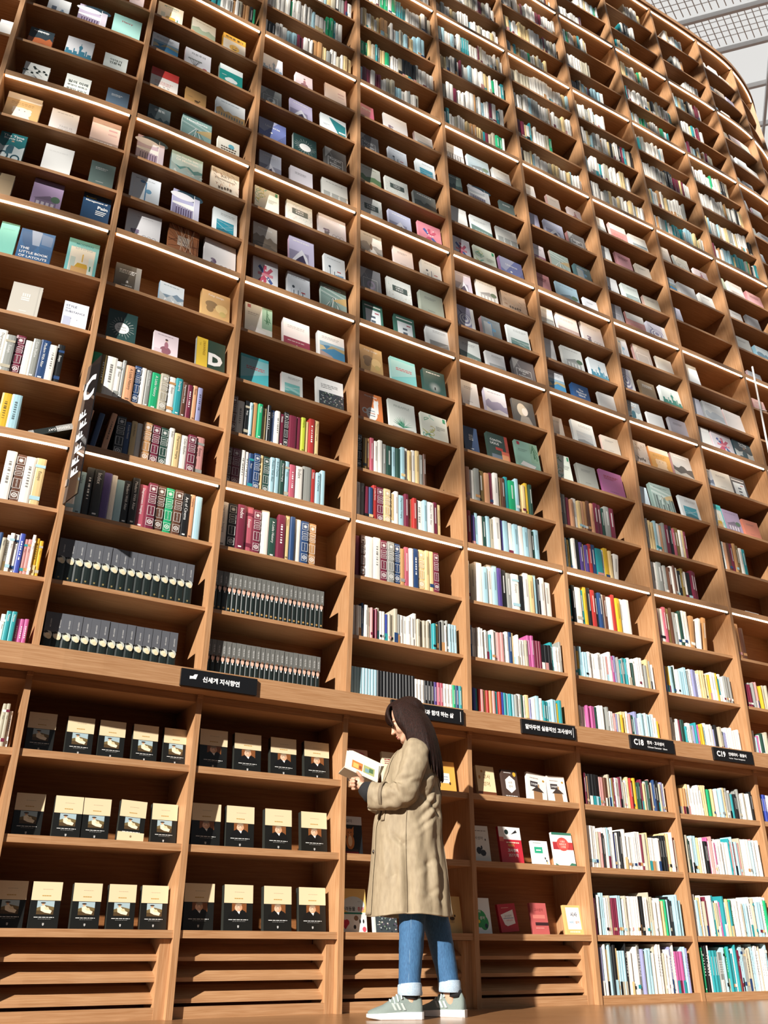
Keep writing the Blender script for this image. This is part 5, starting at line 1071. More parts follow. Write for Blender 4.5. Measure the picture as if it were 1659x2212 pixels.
for j, bb in enumerate(BB):
    m = MB(); beam(m, RP(-10, bb), RP(18, bb), .05, .10)
    tag(m.obj('roof_beam', M_steel), 'slim white roof beam above the shelf top, %s one counted from the wall' % ordw(j+1), 'beam', 'white roof beams')
for j in range(5):
    m = MB(); beam(m, RP(.2+2.0*j, 1.7, -.04), RP(.2+2.0*j, 14, -.04), .045, .08)
    tag(m.obj('roof_purlin', M_steel), 'slim white cross bar tying the roof beams, %s from left' % ordw(j+1), 'beam', 'white roof cross bars')
for nm, (b0, b1, a0, a1) in {'first': (2.2, 3.66, -2.0, 4.4), 'second': (3.80, 4.38, -1.0, 3.4)}.items():
    m = MB(); n = int((a1-a0)/.11)
    for j in range(n):
        a = a0+.11*j; beam(m, RP(a, b0, .10), RP(a+.35*(b1-b0), b1, .10), .014, .014)
    for j in range(int((b1-b0)/.11)):
        beam(m, RP(a0, b0+.11*j, .12), RP(a1, b0+.11*j, .12), .010, .010)
    tag(m.obj('roof_mesh_panel', M_steel), 'white expanded metal mesh panel under the roof, %s from the shelf top' % nm, 'mesh panel', 'roof mesh panels')
# unseen roof bars, added to break up the sun on the upper wall
m = MB()
for j in range(44):
    x0 = -27+.78*j
    m.box(x0, x0+.19, -13.5, 3.0, 13.4, 13.46, (.8, .8, .8))
for j in range(22):
    y0 = -13.5+.78*j
    m.box(-27, 7.2, y0, y0+.13, 13.28, 13.33, (.8, .8, .8))
tag(m.obj('unseen_sun_louvres', mat('grey_steel', (.35, .35, .36), .5)), kind='structure')
# unseen dark walls, added behind and beside the photographer to block low sky
M_skyblock = mat('sky_block_dark', (.07, .06, .055), .8)
for nm, (x0, x1, y0, y1, hh) in {'sky_block_back': (-32, 22, -14.3, -14.0, 8.6), 'sky_block_left': (-32.3, -32, -14, 16, 8.6), 'sky_block_right': (22, 22.3, -14, 16, 8.6)}.items():
    m = MB(); m.box(x0, x1, y0, y1, 0, hh); tag(m.obj(nm, M_skyblock), kind='structure')
# ---------------------------------------------------------------- the reader
from mathutils import noise as NZ
def ring_tube(mb, path, rad, n=20, caps=True, fold=0, seed=0, squash=1.0, col=(1, 1, 1), sub=1):
    path = [Vector(p) for p in path]
    if sub > 1:
        P2 = []; R2 = []
        for i in range(len(path)-1):
            a = path[max(i-1, 0)]; b = path[i]; c = path[i+1]; d = path[min(i+2, len(path)-1)]
            for q in range(sub):
                t = q/sub
                P2.append(.5*(2*b+(c-a)*t+(2*a-5*b+4*c-d)*t*t+(3*b-a-3*c+d)*t**3)); R2.append(rad[i]*(1-t)+rad[i+1]*t)
        P2.append(path[-1]); R2.append(rad[-1]); path, rad = P2, R2
    rings = []; prev = None
    for i, p in enumerate(path):
        d = (path[min(i+1, len(path)-1)]-path[max(i-1, 0)]).normalized()
        if prev is None: a = d.orthogonal().normalized()
        else: a = (prev-d*prev.dot(d)).normalized()
        prev = a; b = d.cross(a); R = []
        for k in range(n):
            th = 6.28318*k/n; r = rad[i]
            if fold:
                u = i/(len(path)-1); c_, s_ = math.cos(th), math.sin(th)
                r *= 1+fold*.55*NZ.noise(Vector((c_*1.2+seed, s_*1.2, u*3.0)))+fold*.5*(1-abs(NZ.noise(Vector((c_*1.1+seed*2, s_*1.1+u*5, u*11.0))))*3.0)*(.35+math.exp(-((u-.52)/.2)**2))*.5
            R.append(p+a*math.cos(th)*r+b*math.sin(th)*r*squash)
        rings.append(R)
    i0 = len(mb.v); vs = [v for R in rings for v in R]; fs = []
    for i in range(len(rings)-1):
        for k in range(n): fs.append([i*n+k, i*n+(k+1) % n, (i+1)*n+(k+1) % n, (i+1)*n+k])
    if caps: fs.append(list(range(n))[::-1]); fs.append([(len(rings)-1)*n+k for k in range(n)])
    mb.raw(vs, fs, col, sm=True)
def ellipsoid(mb, c, r, M=None, n=16, m=10, col=(1, 1, 1)):
    vs = []; fs = []; c = Vector(c)
    for i in range(1, m):
        ph = math.pi*i/m
        for k in range(n):
            th = 6.28318*k/n; v = Vector((r[0]*math.sin(ph)*math.cos(th), r[1]*math.sin(ph)*math.sin(th), r[2]*math.cos(ph)))
            vs.append(c+(M @ v if M else v))
    t = Vector((0, 0, r[2])); vs.append(c+(M @ t if M else t)); vs.append(c-(M @ t if M else t)); T, B = len(vs)-2, len(vs)-1
    for i in range(m-2):
        for k in range(n): fs.append([i*n+k, (i+1)*n+k, (i+1)*n+(k+1) % n, i*n+(k+1) % n])
    for k in range(n): fs.append([T, k, (k+1) % n]); fs.append([B, (m-2)*n+(k+1) % n, (m-2)*n+k])
    mb.raw(vs, fs, col, sm=True)
def capsule(mb, p, q, r0, r1, n=12):
    p, q = Vector(p), Vector(q)
    d = (q-p).normalized(); pts = []; rr = []
    for t in (-1, -.8, -.4): pts.append(p+d*r0*t); rr.append(r0*math.sqrt(max(0.02, 1-t*t)))
    pts.append(p); rr.append(r0); pts.append(q); rr.append(r1)
    for t in (.4, .8, 1): pts.append(q+d*r1*t); rr.append(r1*math.sqrt(max(.02, 1-t*t)))
    ring_tube(mb, pts, rr, n)
def chain(mb, pts, rr, n=12):
    for i in range(len(pts)-1): capsule(mb, pts[i], pts[i+1], rr[i], rr[i+1], n)
def fuse(mb, name, mat_, parent, org, voxel, smooth=4, f=.5, decim=None):
    me = mb.mesh(name+'_src'); ob = bpy.data.objects.new(name, me); COL.objects.link(ob)
    md = ob.modifiers.new('r', 'REMESH'); md.mode = 'VOXEL'; md.voxel_size = voxel; md.use_smooth_shade = True
    sm = ob.modifiers.new('s', 'SMOOTH'); sm.iterations = smooth; sm.factor = f
    dg = bpy.context.evaluated_depsgraph_get(); dg.update()
    nm = bpy.data.meshes.new_from_object(ob.evaluated_get(dg)); bpy.data.objects.remove(ob)
    for v in nm.vertices: v.co -= Vector(org)
    nm.materials.clear(); nm.materials.append(mat_); nm.polygons.foreach_set('use_smooth', [True]*len(nm.polygons))
    o = bpy.data.objects.new(name, nm); COL.objects.link(o)
    if parent: o.parent = parent
    else: o.location = org
    return o
M_skin = mat('skin', (.52, .29, .19), .5); M_skin.node_tree.nodes['Principled BSDF'].inputs['Subsurface Weight'].default_value = .12; M_skin.node_tree.nodes['Principled BSDF'].inputs['Subsurface Radius'].default_value = (.012, .005, .003)
M_coat = noise_mix(mat('beige_cotton_twill', rough=.75), 'Object', (9, 9, 3), (.24, .185, .115), (.31, .245, .155), 6, 8, .3, .7, .15)
M_coat2 = noise_mix(mat('beige_cotton_seam', rough=.8), 'Object', (9, 9, 3), (.15, .11, .07), (.2, .155, .095), 6, 5, .3, .7, .1)
M_jean = noise_mix(mat('blue_denim', rough=.8), 'Object', (30, 30, 8), (.022, .075, .165), (.04, .125, .25), 7, 8, .3, .7, .15)
M_cuffd = noise_mix(mat('denim_wrong_side', rough=.85), 'Object', (60, 60, 20), (.25, .34, .43), (.42, .50, .57), 7, 6, .3, .7, .15)
M_knit = mat('black_knit', (.008, .008, .009), .9)
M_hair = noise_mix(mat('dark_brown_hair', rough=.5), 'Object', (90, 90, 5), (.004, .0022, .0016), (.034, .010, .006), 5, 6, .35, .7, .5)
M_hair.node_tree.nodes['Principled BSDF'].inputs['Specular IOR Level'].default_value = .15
M_shoe = noise_mix(mat('grey_green_mesh_fabric', rough=.8), 'Object', (200, 200, 200), (.13, .165, .15), (.21, .25, .225), 4, 3, .3, .7, .1)
M_sole = mat('white_rubber', (.78, .78, .76), .5)
M_lace = mat('pale_lace', (.45, .52, .52), .8)
org = Vector((.15, 4.72, 0))
b = MB()
Hc = Vector((.125, 4.735, 1.385)); hf = Vector((-.87, .10, -.44)).normalized(); hl = hf.cross(Vector((0, 0, 1))).normalized()*-1
hl = Vector((0, 0, 1)).cross(hf).normalized(); hu = hf.cross(hl).normalized()
if hu.z < 0: hu = -hu
HM = Matrix((( hf.x, hl.x, hu.x), (hf.y, hl.y, hu.y), (hf.z, hl.z, hu.z)))
def H(f, l, u): return Hc+hf*f+hl*l+hu*u
ellipsoid(b, H(-.012, 0, .03), (.088, .070, .083), HM)
ellipsoid(b, H(.028, 0, -.03), (.056, .054, .072), HM)
ellipsoid(b, H(.060, 0, -.086), (.020, .022, .018), HM)
capsule(b, H(.074, 0, .018), H(.093, 0, -.020), .007, .010); ellipsoid(b, H(.096, 0, -.024), (.011, .012, .009), HM, 10, 8)
ellipsoid(b, H(.078, 0, -.050), (.010, .020, .006), HM, 12, 8); ellipsoid(b, H(.075, 0, -.062), (.011, .018, .007), HM, 12, 8)
for s in (-1, 1):
    ellipsoid(b, H(.045, s*.034, -.028), (.030, .026, .030), HM, 12, 8); ellipsoid(b, H(.066, s*.028, .006), (.013, .015, .009), HM, 12, 8)
    ellipsoid(b, H(.066, s*.03, .026), (.012, .02, .007), HM, 12, 8); ellipsoid(b, H(-.012, s*.073, -.012), (.016, .008, .028), HM, 12, 8)
    capsule(b, H(.06, s*.02, -.082), H(0, s*.05, -.045), .018, .02)
NB_ = Vector((.165, 4.735, 1.225))
capsule(b, H(-.015, 0, -.06), NB_, .048, .052)
chain(b, [NB_, (.165, 4.735, 1.12), (.155, 4.735, .95), (.15, 4.735, .80)], [.07, .10, .095, .115], 16)
for s, y in ((-1, 4.58), (1, 4.89)):
    capsule(b, (.165, 4.735+s*.06, 1.19), (.165, y, 1.18), .05, .045)
# near arm and far arm
chain(b, [(.165, 4.585, 1.18), (.105, 4.55, .985), (-.04, 4.60, .985), (-.098, 4.625, 1.022)], [.044, .036, .028, .024])
chain(b, [(.165, 4.885, 1.18), (.12, 4.93, .98), (-.03, 4.87, 1.01), (-.10, 4.80, 1.055)], [.044, .036, .028, .024])
# legs
chain(b, [(.15, 4.68, .78), (.140, 4.655, .42), (.125, 4.63, .13), (.13, 4.622, .055)], [.065, .045, .034, .030])
chain(b, [(.155, 4.80, .78), (.258, 4.81, .42), (.315, 4.80, .13), (.325, 4.80, .055)], [.065, .045, .034, .030])
capsule(b, (.13, 4.620, .048), (.05, 4.614, .036), .026, .014); capsule(b, (.33, 4.795, .048), (.27, 4.82, .036), .026, .014)
# near hand: palm under the book, four fingers curled round its lower edge, thumb on the page side
ellipsoid(b, (-.120, 4.635, 1.045), (.032, .017, .030), Matrix.Rotation(.7, 3, 'Y'))
for i in range(4):
    z0 = 1.072-.0155*i; y0 = 4.640+.004*i; L = [1, 1.08, 1.0, .82][i]
    chain(b, [(-.132, y0, z0), (-.152, y0-.010, z0-.004), (-.160*1+.006*(1-L)*3, y0-.026*L, z0-.008), (-.146, y0-.036*L, z0-.010)], [.0088, .0084, .0078, .0068], 10)
chain(b, [(-.104, 4.622, 1.058), (-.118, 4.606, 1.078), (-.134, 4.600, 1.096)], [.0105, .0092, .0078], 10)
# far hand
ellipsoid(b, (-.125, 4.785, 1.075), (.03, .018, .034), Matrix.Rotation(.5, 3, 'Y'))
for i in range(4): chain(b, [(-.135, 4.78-.0*i, 1.10-.016*i), (-.160, 4.765, 1.105-.016*i), (-.172, 4.745, 1.10-.016*i)], [.0088, .008, .007], 10)
chain(b, [(-.11, 4.765, 1.09), (-.115, 4.745, 1.115), (-.125, 4.735, 1.13)], [.0105, .009, .008], 10)
person = fuse(b, 'person', M_skin, None, org, .0042, 3)
tag(person, 'person in a beige trench coat and blue jeans standing, head bent over an open book', 'person')
def sub(mb, name, m_, smooth=True, solid=0, parent=None):
    mb.org = org; mb.v = [tuple(Vector(v)-org) for v in mb.v]
    o = mb.obj(name, m_, parent or person)
    if solid:
        md = o.modifiers.new('t', 'SOLIDIFY'); md.thickness = solid; md.offset = 0
    return o
# face details
m = MB()
for s in (-1, 1): ellipsoid(m, H(.0765, s*.028, .000), (.0035, .012, .0022), HM, 12, 6)
sub(m, 'eyelashes', mat('dark_lash', (.01, .008, .008), .7))
m = MB(); ellipsoid(m, H(.0835, 0, -.0505), (.0065, .017, .0048), HM, 14, 8); ellipsoid(m, H(.0815, 0, -.0615), (.0065, .015, .0055), HM, 14, 8); sub(m, 'lips', mat('lip', (.52, .16, .13), .45))
# hair
h = MB(); rh = random.Random(4)
ellipsoid(h, H(-.028, 0, .036), (.094, .082, .090), HM)
def bez(a, b_, c, d, n=9): return [a*(1-t)**3+b_*3*t*(1-t)**2+c*3*t*t*(1-t)+d*t**3 for t in [i/n for i in range(n+1)]]
crown = H(-.01, 0, .118)
for i in range(34):      # long side and back hair
    t = i/33; ang = -2.55+5.1*t     # 0 = straight back
    back, side = math.cos(ang), math.sin(ang)*-1
    rb = .088; c1 = H(-.012-.075*back*.6, side*.075, .118)
    mid = H(-.022-rb*back*(.95), side*.088, .0)
    lat = 4.735+.0
    bk_ = max(back, -.1); sy = math.sqrt(max(0, 1-bk_*bk_)); ex = .155+.158*bk_
    ey = Hc.y+math.copysign(1, side)*hl.y*.190*sy*(.60+.40*max(0, min(1, back/.45)))
    ez = 1.225-.165*max(0, (back+.75)/1.75)+rh.uniform(-.018, .012)
    end = Vector((ex, ey, ez))
    low = mid*.35+end*.65+Vector((.01, side*hl.y*.02, .05))
    P = bez(crown+Vector((0, side*hl.y*.01, -.006)), c1, mid, (mid+low)*.5, 6)[:-1]+bez((mid+low)*.5, low, end*.7+low*.3, end, 5)
    rr = [.012+.008*math.sin(3.14*min(1, k/(len(P)-1)*1.2)) for k in range(len(P))]; rr[-1] = .004; rr[-2] = .009; rr[-3] = .013
    ring_tube(h, P, rr, 8)
for i in range(15):      # fringe
    t = i/14; l = -.066+.132*t
    P = bez(crown, H(.055, l*.7, .122), H(.098-.5*abs(l)*abs(l)*9*.5, l, .085), H(.096-abs(l)*.32, l*1.06, .030+rh.uniform(-.006, .006)-abs(l)*.5))
    ring_tube(h, P, [.010]*7+[.009, .007, .004], 8)
for s in (-1, 1):        # locks in front of the ears
    for j in range(5):
        P = bez(crown, H(.035-.012*j, s*.085, .11), H(.052-.016*j, s*.088, .03), H(.040-.016*j, s*.078, -.055-.006*j)); ring_tube(h, P, [.011]*8+[.009, .005], 8)
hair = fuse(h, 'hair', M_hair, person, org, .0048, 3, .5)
# black knit cuffs
m = MB(); ring_tube(m, [(-.03, 4.60, .982), (-.07, 4.614, 1.000), (-.104, 4.628, 1.026)], [.052, .050, .034], 18, fold=.2, sub=4); sub(m, 'knit_cuff', M_knit)
m = MB(); ring_tube(m, [(-.03, 4.875, 1.01), (-.07, 4.84, 1.035), (-.10, 4.80, 1.055)], [.045, .038, .030], 18, fold=.12, sub=4); sub(m, 'knit_cuff', M_knit)
# trench coat
CT = [(.432, .131, .200, .198), (.52, .130, .193, .196), (.62, .128, .184, .192), (.74, .126, .174, .186), (.86, .129, .166, .180), (.98, .137, .155, .178), (1.07, .146, .142, .180), (1.14, .152, .131, .184), (1.185, .160, .116, .178), (1.212, .165, .098, .156), (1.232, .172, .080, .120), (1.248, .178, .066, .088), (1.262, .180, .060, .074), (1.275, .180, .060, .074)]
def coat_prof(z):
    for a, c in zip(CT, CT[1:]):
        if a[0] <= z <= c[0]:
            t = (z-a[0])/(c[0]-a[0]); return [a[i]*(1-t)+c[i]*t for i in (1, 2, 3)]
    return list(CT[-1][1:]) if z > 1 else list(CT[0][1:])
CREASE = [(1.52, .76, 1.56, .436, .085, .016), (1.40, .70, 1.36, .44, -.03, .02), (1.85, .99, 2.6, .90, .06, .014), (1.80, .92, 2.45, 1.03, .05, .013), (1.95, 1.07, 2.75, 1.12, .05, .014), (1.75, .85, 2.5, .97, .05, .014), (1.70, .80, 2.3, .88, .035, .012), (1.68, .62, 2.35, .69, .022, .014), (1.66, .55, 2.45, .50, .022, .014), (1.8, .49, 2.3, .56, .018, .012), (1.62, .70, 2.2, .64, .018, .012), (.9, .84, 1.2, .60, .04, .02), (1.1, .80, 1.45, .74, .05, .012), (2.35, .98, 2.5, .62, .03, .03), (2.0, .84, 2.12, .44, .04, .026), (1.05, .60, 1.0, .436, .045, .022)]
def crease(th, z):
    f = 0; X = th*.18
    for a, b_, c, d, dep, w in CREASE:
        ax_, cx_ = a*.18, c*.18; dx, dz = cx_-ax_, d-b_; L2 = dx*dx+dz*dz
        t = ((X-ax_)*dx+(z-b_)*dz)/L2; tc = min(1, max(0, t)); q = ((X-ax_-tc*dx)**2+(z-b_-tc*dz)**2)/(w*w)
        if q < 9:
            fade = 1 if 0 < t < 1 else .5
            f -= dep*math.exp(-q)*math.sin(min(1, max(.12, .12+tc*1.2))*1.57)*fade
            side = ((X-ax_)*dz-(z-b_)*dx)
            f += dep*.25*math.exp(-abs(math.sqrt(q)-1.7)**2*2)*(1 if side > 0 else .2)*fade
    return f
def coat_pt(th, z, o=0):
    cx, rx, ry = coat_prof(z); c, s = math.cos(th), math.sin(th)
    lowk = max(0, min(1, (1.05-z)/.6))
    f = .022*lowk*math.sin(7*th+1.3*math.sin(z*3))+.014*lowk*math.sin(11*th+2)+.035*NZ.noise(Vector((c*2.2, s*2.2, z*1.3)))
    # creases gathering below the bent elbow and across the back
    w = math.exp(-((z-.98)/.17)**2); n1 = NZ.noise(Vector((math.cos(th)*2.0, math.sin(th)*2.0+z*5, z*8))); f += .17*w*(abs(n1)**.7)*(1 if n1 > 0 else -1)*.6
    w2 = math.exp(-((z-.60)/.2)**2); n2 = NZ.noise(Vector((math.cos(th)*4.0+z*4, math.sin(th)*4.0, z*4))); f += .06*w2*n2*(.3+max(0, math.sin(th-.6)))
    f += crease(th % 6.2832, z)
    e = .86; k = 1+f
    return Vector((cx-math.copysign(abs(c)**e, c)*rx*k-c*o, 4.735-math.copysign(abs(s)**e, s)*ry*k-s*o, z))
m = MB(); NT, NZ_ = 230, 170; vs = []; fs = []
for j in range(NZ_+1):
    z = .432+(1.275-.432)*j/NZ_
    for i in range(NT):
        th = .07+6.2832*i/NT if True else 0
        p = coat_pt(th, z); p.z -= .006*math.sin(3*th)*(1-j/NZ_)
        vs.append(p)
for j in range(NZ_):
    for i in range(NT): fs.append([j*NT+i, j*NT+(i+1) % NT, (j+1)*NT+(i+1) % NT, (j+1)*NT+i])
m.raw(vs, fs, (1, 1, 1), sm=True); coat = sub(m, 'trench_coat', M_coat, solid=.006)
def patch(name, m_, t0, t1, z0, z1, o0=.004, o1=.007, nt=10, nz=12):
    q = MB(); vs = []; fs = []
    for j in range(nz+1):
        for i in range(nt+1): vs.append(coat_pt(t0+(t1-t0)*i/nt, z0+(z1-z0)*j/nz, o1))
    for j in range(nz):
        for i in range(nt): fs.append([j*(nt+1)+i, j*(nt+1)+i+1, (j+1)*(nt+1)+i+1, (j+1)*(nt+1)+i])
    q.raw(vs, fs, (1, 1, 1), sm=True); return sub(q, name, m_, solid=.003, parent=coat) if False else sub(q, name, m_, solid=.003)
patch('front_placket', M_coat, .02, .42, .436, 1.22, o1=.007, nz=60)
patch('pocket_flap', M_coat, .70, .86, .86, .965, o1=.008)
patch('side_seam', M_coat2, 1.50, 1.512, .436, 1.10, o1=.0045, nz=60, nt=2)
patch('back_seam', M_coat2, 2.86, 2.872, .436, 1.10, o1=.0045, nz=60, nt=2)
m = MB(); ring_tube(m, [(.158, 4.62, 1.232), (.160, 4.582, 1.195), (.148, 4.556, 1.125), (.128, 4.545, 1.05), (.108, 4.540, .993), (.066, 4.546, .972), (.02, 4.562, .972), (-.03, 4.582, .976), (-.058, 4.592, .979)], [.040, .060, .066, .062, .064, .060, .056, .056, .062], 44, caps=False, fold=.42, seed=3, sub=9); sub(m, 'coat_sleeve', M_coat, solid=.006)
m = MB(); ring_tube(m, [(.158, 4.85, 1.232), (.160, 4.888, 1.195), (.148, 4.92, 1.125), (.13, 4.935, 1.03), (.108, 4.935, .99), (.05, 4.925, .985), (-.02, 4.90, .995), (-.05, 4.885, 1.005)], [.040, .066, .074, .072, .072, .066, .062, .060], 30, caps=False, fold=.16, seed=8, sub=6); sub(m, 'coat_sleeve', M_coat, solid=.006)
m = MB(); ring_tube(m, [(.012, 4.566, .974), (-.004, 4.572, .975)], [.0665, .0665], 32, caps=False, sub=3); sub(m, 'sleeve_strap', M_coat2, solid=.003)
m = MB(); ellipsoid(m, coat_pt(.36, .93, .011), (.007, .006, .010), None, 12, 8); sub(m, 'button', mat('dark_horn_button', (.03, .02, .015), .3))
m = MB(); ellipsoid(m, coat_pt(.36, .72, .011), (.007, .006, .010), None, 12, 8); sub(m, 'button', mat('dark_horn_button', (.03, .02, .015), .3))
# turned collar resting on the shoulders
m = MB(); vs = []; fs = []; n = 48
for j, (k, z) in enumerate(((.92, 1.282), (1.12, 1.272), (1.36, 1.244), (1.58, 1.212))):
    for i in range(n):
        th = .35+(6.2832-.7)*i/(n-1); cx, rx, ry = .182, .064, .074
        vs.append(Vector((cx-math.cos(th)*rx*k, 4.735-math.sin(th)*ry*k*(1.12 if j > 1 else 1), z+(.006 if j < 2 else -.004)*math.cos(th))))
for j in range(3):
    for i in range(n-1): fs.append([j*n+i, j*n+i+1, (j+1)*n+i+1, (j+1)*n+i])
m.raw(vs, fs, (1, 1, 1), sm=True); sub(m, 'collar', M_coat, solid=.005)
# jeans
def leg(path, rad, name='jeans_leg'):
    q = MB(); ring_tube(q, path, rad, 30, caps=False, fold=.07, seed=len(path)+path[0][1], sub=8); return sub(q, name, M_jean, solid=.003)
LP = [(.145, 4.672, .76), (.142, 4.662, .56), (.138, 4.650, .40), (.131, 4.642, .27), (.125, 4.634, .175), (.124, 4.628, .112)]
RP_ = [(.160, 4.80, .76), (.215, 4.808, .56), (.264, 4.812, .40), (.293, 4.808, .27), (.312, 4.804, .175), (.320, 4.802, .118)]
j1 = leg(LP, [.092, .076, .061, .055, .050, .049]); j2 = leg(RP_, [.092, .078, .064, .056, .049, .047])
for P, r in ((LP, .053), (RP_, .051)):
    q = MB(); e = Vector(P[-1]); ring_tube(q, [e+Vector((-.001, .002, .030)), e+Vector((0, 0, .014)), e+Vector((.001, 0, -.006)), e+Vector((.001, 0, -.014))], [r*.98, r*1.03, r*1.04, r], 30, caps=False, fold=.05, sub=3); sub(q, 'rolled_cuff', M_cuffd, solid=.005)
q = MB(); ring_tube(q, [Vector(p)+Vector((-.006, -r-.001, 0)) for p, r in zip(LP[1:], [.076, .061, .055, .050, .049])], [.0012]*5, 6, sub=6); sub(q, 'side_stitching', mat('pale_thread', (.16, .26, .36), .8))
# shoes
def shoe(heel, toe, yawfix=0):
    heel, toe = Vector(heel), Vector(toe); d = (toe-heel); L = d.length; d.normalize(); s = Vector((0, 0, 1)).cross(d)
    k = L/.255
    def P(x, y, z): return heel+d*(x*k)+s*y+Vector((0, 0, z))
    st = [(0, .024, .062, .030), (.012, .031, .080, .029), (.035, .034, .088, .028), (.065, .035, .080, .027), (.095, .037, .084, .025), (.125, .041, .076, .023), (.155, .045, .062, .021), (.185, .047, .050, .020), (.215, .044, .043, .020), (.238, .034, .037, .021), (.252, .016, .031, .023)]
    up_ = MB(); n = 18; vs = []; fs = []
    for x, w, hgt, zs in st:
        for i in range(n+1):
            a = math.pi*i/n; y = math.cos(a)*w; z = zs-.004+math.sin(a)**.75*(hgt*(1.26 if x < .13 else 1.26-(x-.13)*1.4)-zs+.004)
            if x < .075 and z > .05: y *= .82
            vs.append(P(x, y, z))
    for j in range(len(st)-1):
        for i in range(n): fs.append([j*(n+1)+i, (j+1)*(n+1)+i, (j+1)*(n+1)+i+1, j*(n+1)+i+1])
    fs.append(list(range(n+1))); fs.append([(len(st)-1)*(n+1)+i for i in range(n+1)][::-1])
    up_.raw(vs, fs, (1, 1, 1), sm=True); o = sub(up_, 'shoe', M_shoe)
    so_ = MB(); vs = []; fs = []; T = [(-.006, .020), (.004, .032), (.035, .039), (.09, .040), (.15, .047), (.19, .050), (.225, .046), (.246, .034), (.258, .014)]
    for x, w in T:
        zb = .0 if x < .19 else (x-.19)*.16
        zt = .032 if x < .1 else .032-(x-.1)*.055
        for y, z in ((-w, zb+.004), (-w, zt), (w, zt), (w, zb+.004), (w*.9, zb), (-w*.9, zb)): vs.append(P(x, y, z))
    for j in range(len(T)-1):
        for i in range(6): fs.append([j*6+i, j*6+(i+1) % 6, (j+1)*6+(i+1) % 6, (j+1)*6+i])
    fs.append([5, 4, 3, 2, 1, 0]); fs.append([(len(T)-1)*6+i for i in range(6)])
    so_.raw(vs, fs, (1, 1, 1)); w_ = MB(); w_.v = []; 
    so_.org = org; so_.v = [tuple(Vector(v)-org) for v in so_.v]; so_.obj('sole', M_sole, o)
    def ch(mb, name, mm): mb.org = org; mb.v = [tuple(Vector(v)-org) for v in mb.v]; return mb.obj(name, mm, o)
    lc = MB()
    for x in (.100, .116, .132, .148):
        zt = .108-.62*(x-.095)
        ring_tube(lc, [P(x-.004, -.034, zt-.022), P(x, -.018, zt-.002), P(x+.003, 0, zt+.004), P(x, .018, zt-.002), P(x-.004, .034, zt-.022)], [.0042]*5, 6, sub=3)
    ch(lc, 'laces', M_lace)
    bw = MB()
    for sg in (-1, 1): ring_tube(bw, [P(.096, 0, .108), P(.104, sg*.018-.006, .134), P(.094, sg*.03-.008, .146), P(.086, sg*.022-.006, .124), P(.094, 0, .110)], [.0026]*5, 6, sub=4)
    ring_tube(bw, [P(.096, 0, .108), P(.116, -.030, .092), P(.124, -.044, .066)], [.0024]*3, 6, sub=3)
    ch(bw, 'lace_bow', mat('navy_white_lace', (.10, .16, .24), .8))
    sp = MB()
    for i in range(3):
        x = .078+.021*i
        for sg in (-1, 1):
            q = [P(x, sg*.0405, .040), P(x+.011, sg*.0410, .040), P(x+.026, sg*.0385, .068), P(x+.015, sg*.0378, .068)]
            sp.face(q if sg < 0 else q[::-1], (1, 1, 1)); sp.face(q[::-1] if sg < 0 else q, (1, 1, 1))
    ch(sp, 'side_stripes', mat('pale_stripe', (.36, .40, .38), .7))
    ck = MB(); ring_tube(ck, [P(.052, 0, .085), P(.050, 0, .116)], [.036, .034], 20); ch(ck, 'black_sock', M_knit)
    return o
shoe((.180, 4.622, 0), (-.072, 4.606, 0)); shoe((.388, 4.775, 0), (.165, 4.868, 0))
# ---------------------------------------------------------------- the open book in the hands
M_pg = mat('open_page', (.82, .78, .68), .7)
G0, G1 = Vector((-.200, 4.640, 1.128)), Vector((-.030, 4.640, 1.052))
ax = (G1-G0).normalized(); Wd = (G1-G0).length
def bookhalf(name, U, t, parent, art=False):
    U = Vector(U); Nn = ax.cross(U).normalized()
    q = MB(); a, b_, c, d = G0, G1, G1+U, G0+U; T = Nn*t
    q.raw([a, b_, c, d, a+T, b_+T, c+T, d+T], [[0, 1, 2, 3], [7, 6, 5, 4], [0, 4, 5, 1], [1, 5, 6, 2], [2, 6, 7, 3], [3, 7, 4, 0]], lin('e6dcc4'))
    q.org = G0; q.v = [tuple(Vector(v)-G0) for v in q.v]
    if art:
        def pt(x, y): return a+ax*(x*Wd)+U*y-Nn*.0006*(1 if art > 0 else -1)-G0
        for x0, x1, y0, y1, cc in ((.20, .52, .18, .62, 'a8682c'), (.55, .88, .18, .62, '8a8f5a'), (.24, .40, .24, .5, 'd09a50'), (.60, .72, .24, .46, '5f7f86'), (.72, .84, .3, .55, '3f5a3a'), (.42, .49, .26, .44, '7a3a1c')):
            z = MB(); q.face([tuple(pt(x0, y0)), tuple(pt(x1, y0)), tuple(pt(x1, y1)), tuple(pt(x0, y1))], lin(cc))
            for k in range(4): q.v[-4+k] = tuple(Vector(q.v[-4+k])+G0) if False else q.v[-4+k]
    return q
q = MB()
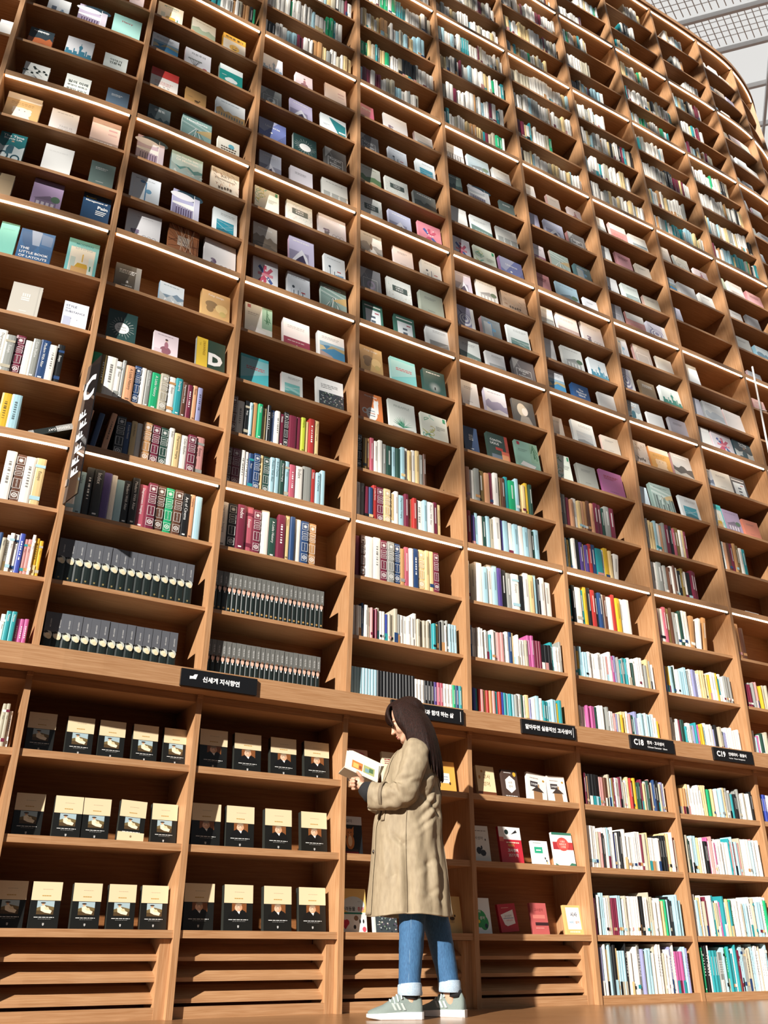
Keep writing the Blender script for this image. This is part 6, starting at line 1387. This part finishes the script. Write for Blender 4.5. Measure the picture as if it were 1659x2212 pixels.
U1 = Vector((.008, .030, .088)); U2 = Vector((-.035, .105, -.012))
def slabq(a, b_, c, d, t, col, mb):
    n_ = (b_-a).cross(d-a).normalized()*t
    mb.raw([a, b_, c, d, a+n_, b_+n_, c+n_, d+n_], [[3, 2, 1, 0], [4, 5, 6, 7], [0, 1, 5, 4], [1, 2, 6, 5], [2, 3, 7, 6], [3, 0, 4, 7]], col)
bk_o = G0
cov = MB(bk_o); slabq(G0, G1, G1+U2*1.03, G0+U2*1.03, -.003, lin('cac6bc'), cov); slabq(G0+Vector((0, .004, 0)), G1+Vector((0, .004, 0)), G1+U1*1.03+Vector((0, .004, 0)), G0+U1*1.03+Vector((0, .004, 0)), -.002, lin('d8cdb8'), cov)
bko = cov.obj('open_book', M_paint); bko.location = bk_o
pg = MB(bk_o); slabq(G0+Vector((0, 0, .002)), G1+Vector((0, 0, .002)), G1+U2, G0+U2, .008, lin('c4b898'), pg); pg.obj('far_pages', M_paint, bko)
pg = MB(bk_o); slabq(G0, G1, G1+U1, G0+U1, .003, lin('d0c6b2'), pg)
n_ = (G1-G0).cross(U1).normalized()*.0036
def pt(x, y): return G0+ax*(x*Wd)+U1*y+n_
for x0, x1, y0, y1, cc in ((.20, .52, .18, .62, 'a8682c'), (.55, .88, .18, .62, '8a8f5a'), (.24, .40, .24, .5, 'd09a50'), (.60, .72, .24, .46, '5f7f86'), (.72, .84, .3, .55, '3f5a3a'), (.42, .49, .26, .44, '7a3a1c')):
    n_ = n_*1.04; pg.face([pt(x0, y0), pt(x1, y0), pt(x1, y1), pt(x0, y1)], lin(cc))
pg.obj('picture_page', M_paint, bko)
pg = MB(bk_o)
for i in range(4):
    Uf = U1+Vector((.010+.006*i, .012*i+.006, .004+.002*i)); slabq(G0+Vector((0, .006, 0)), G1+Vector((0, .006, 0)), G1+Uf, G0+Uf, -.0008, lin('cfc7b2'), pg)
pg.obj('turning_pages', M_paint, bko)
tag(bko, 'open illustrated book held in the reader\'s hands', 'book')
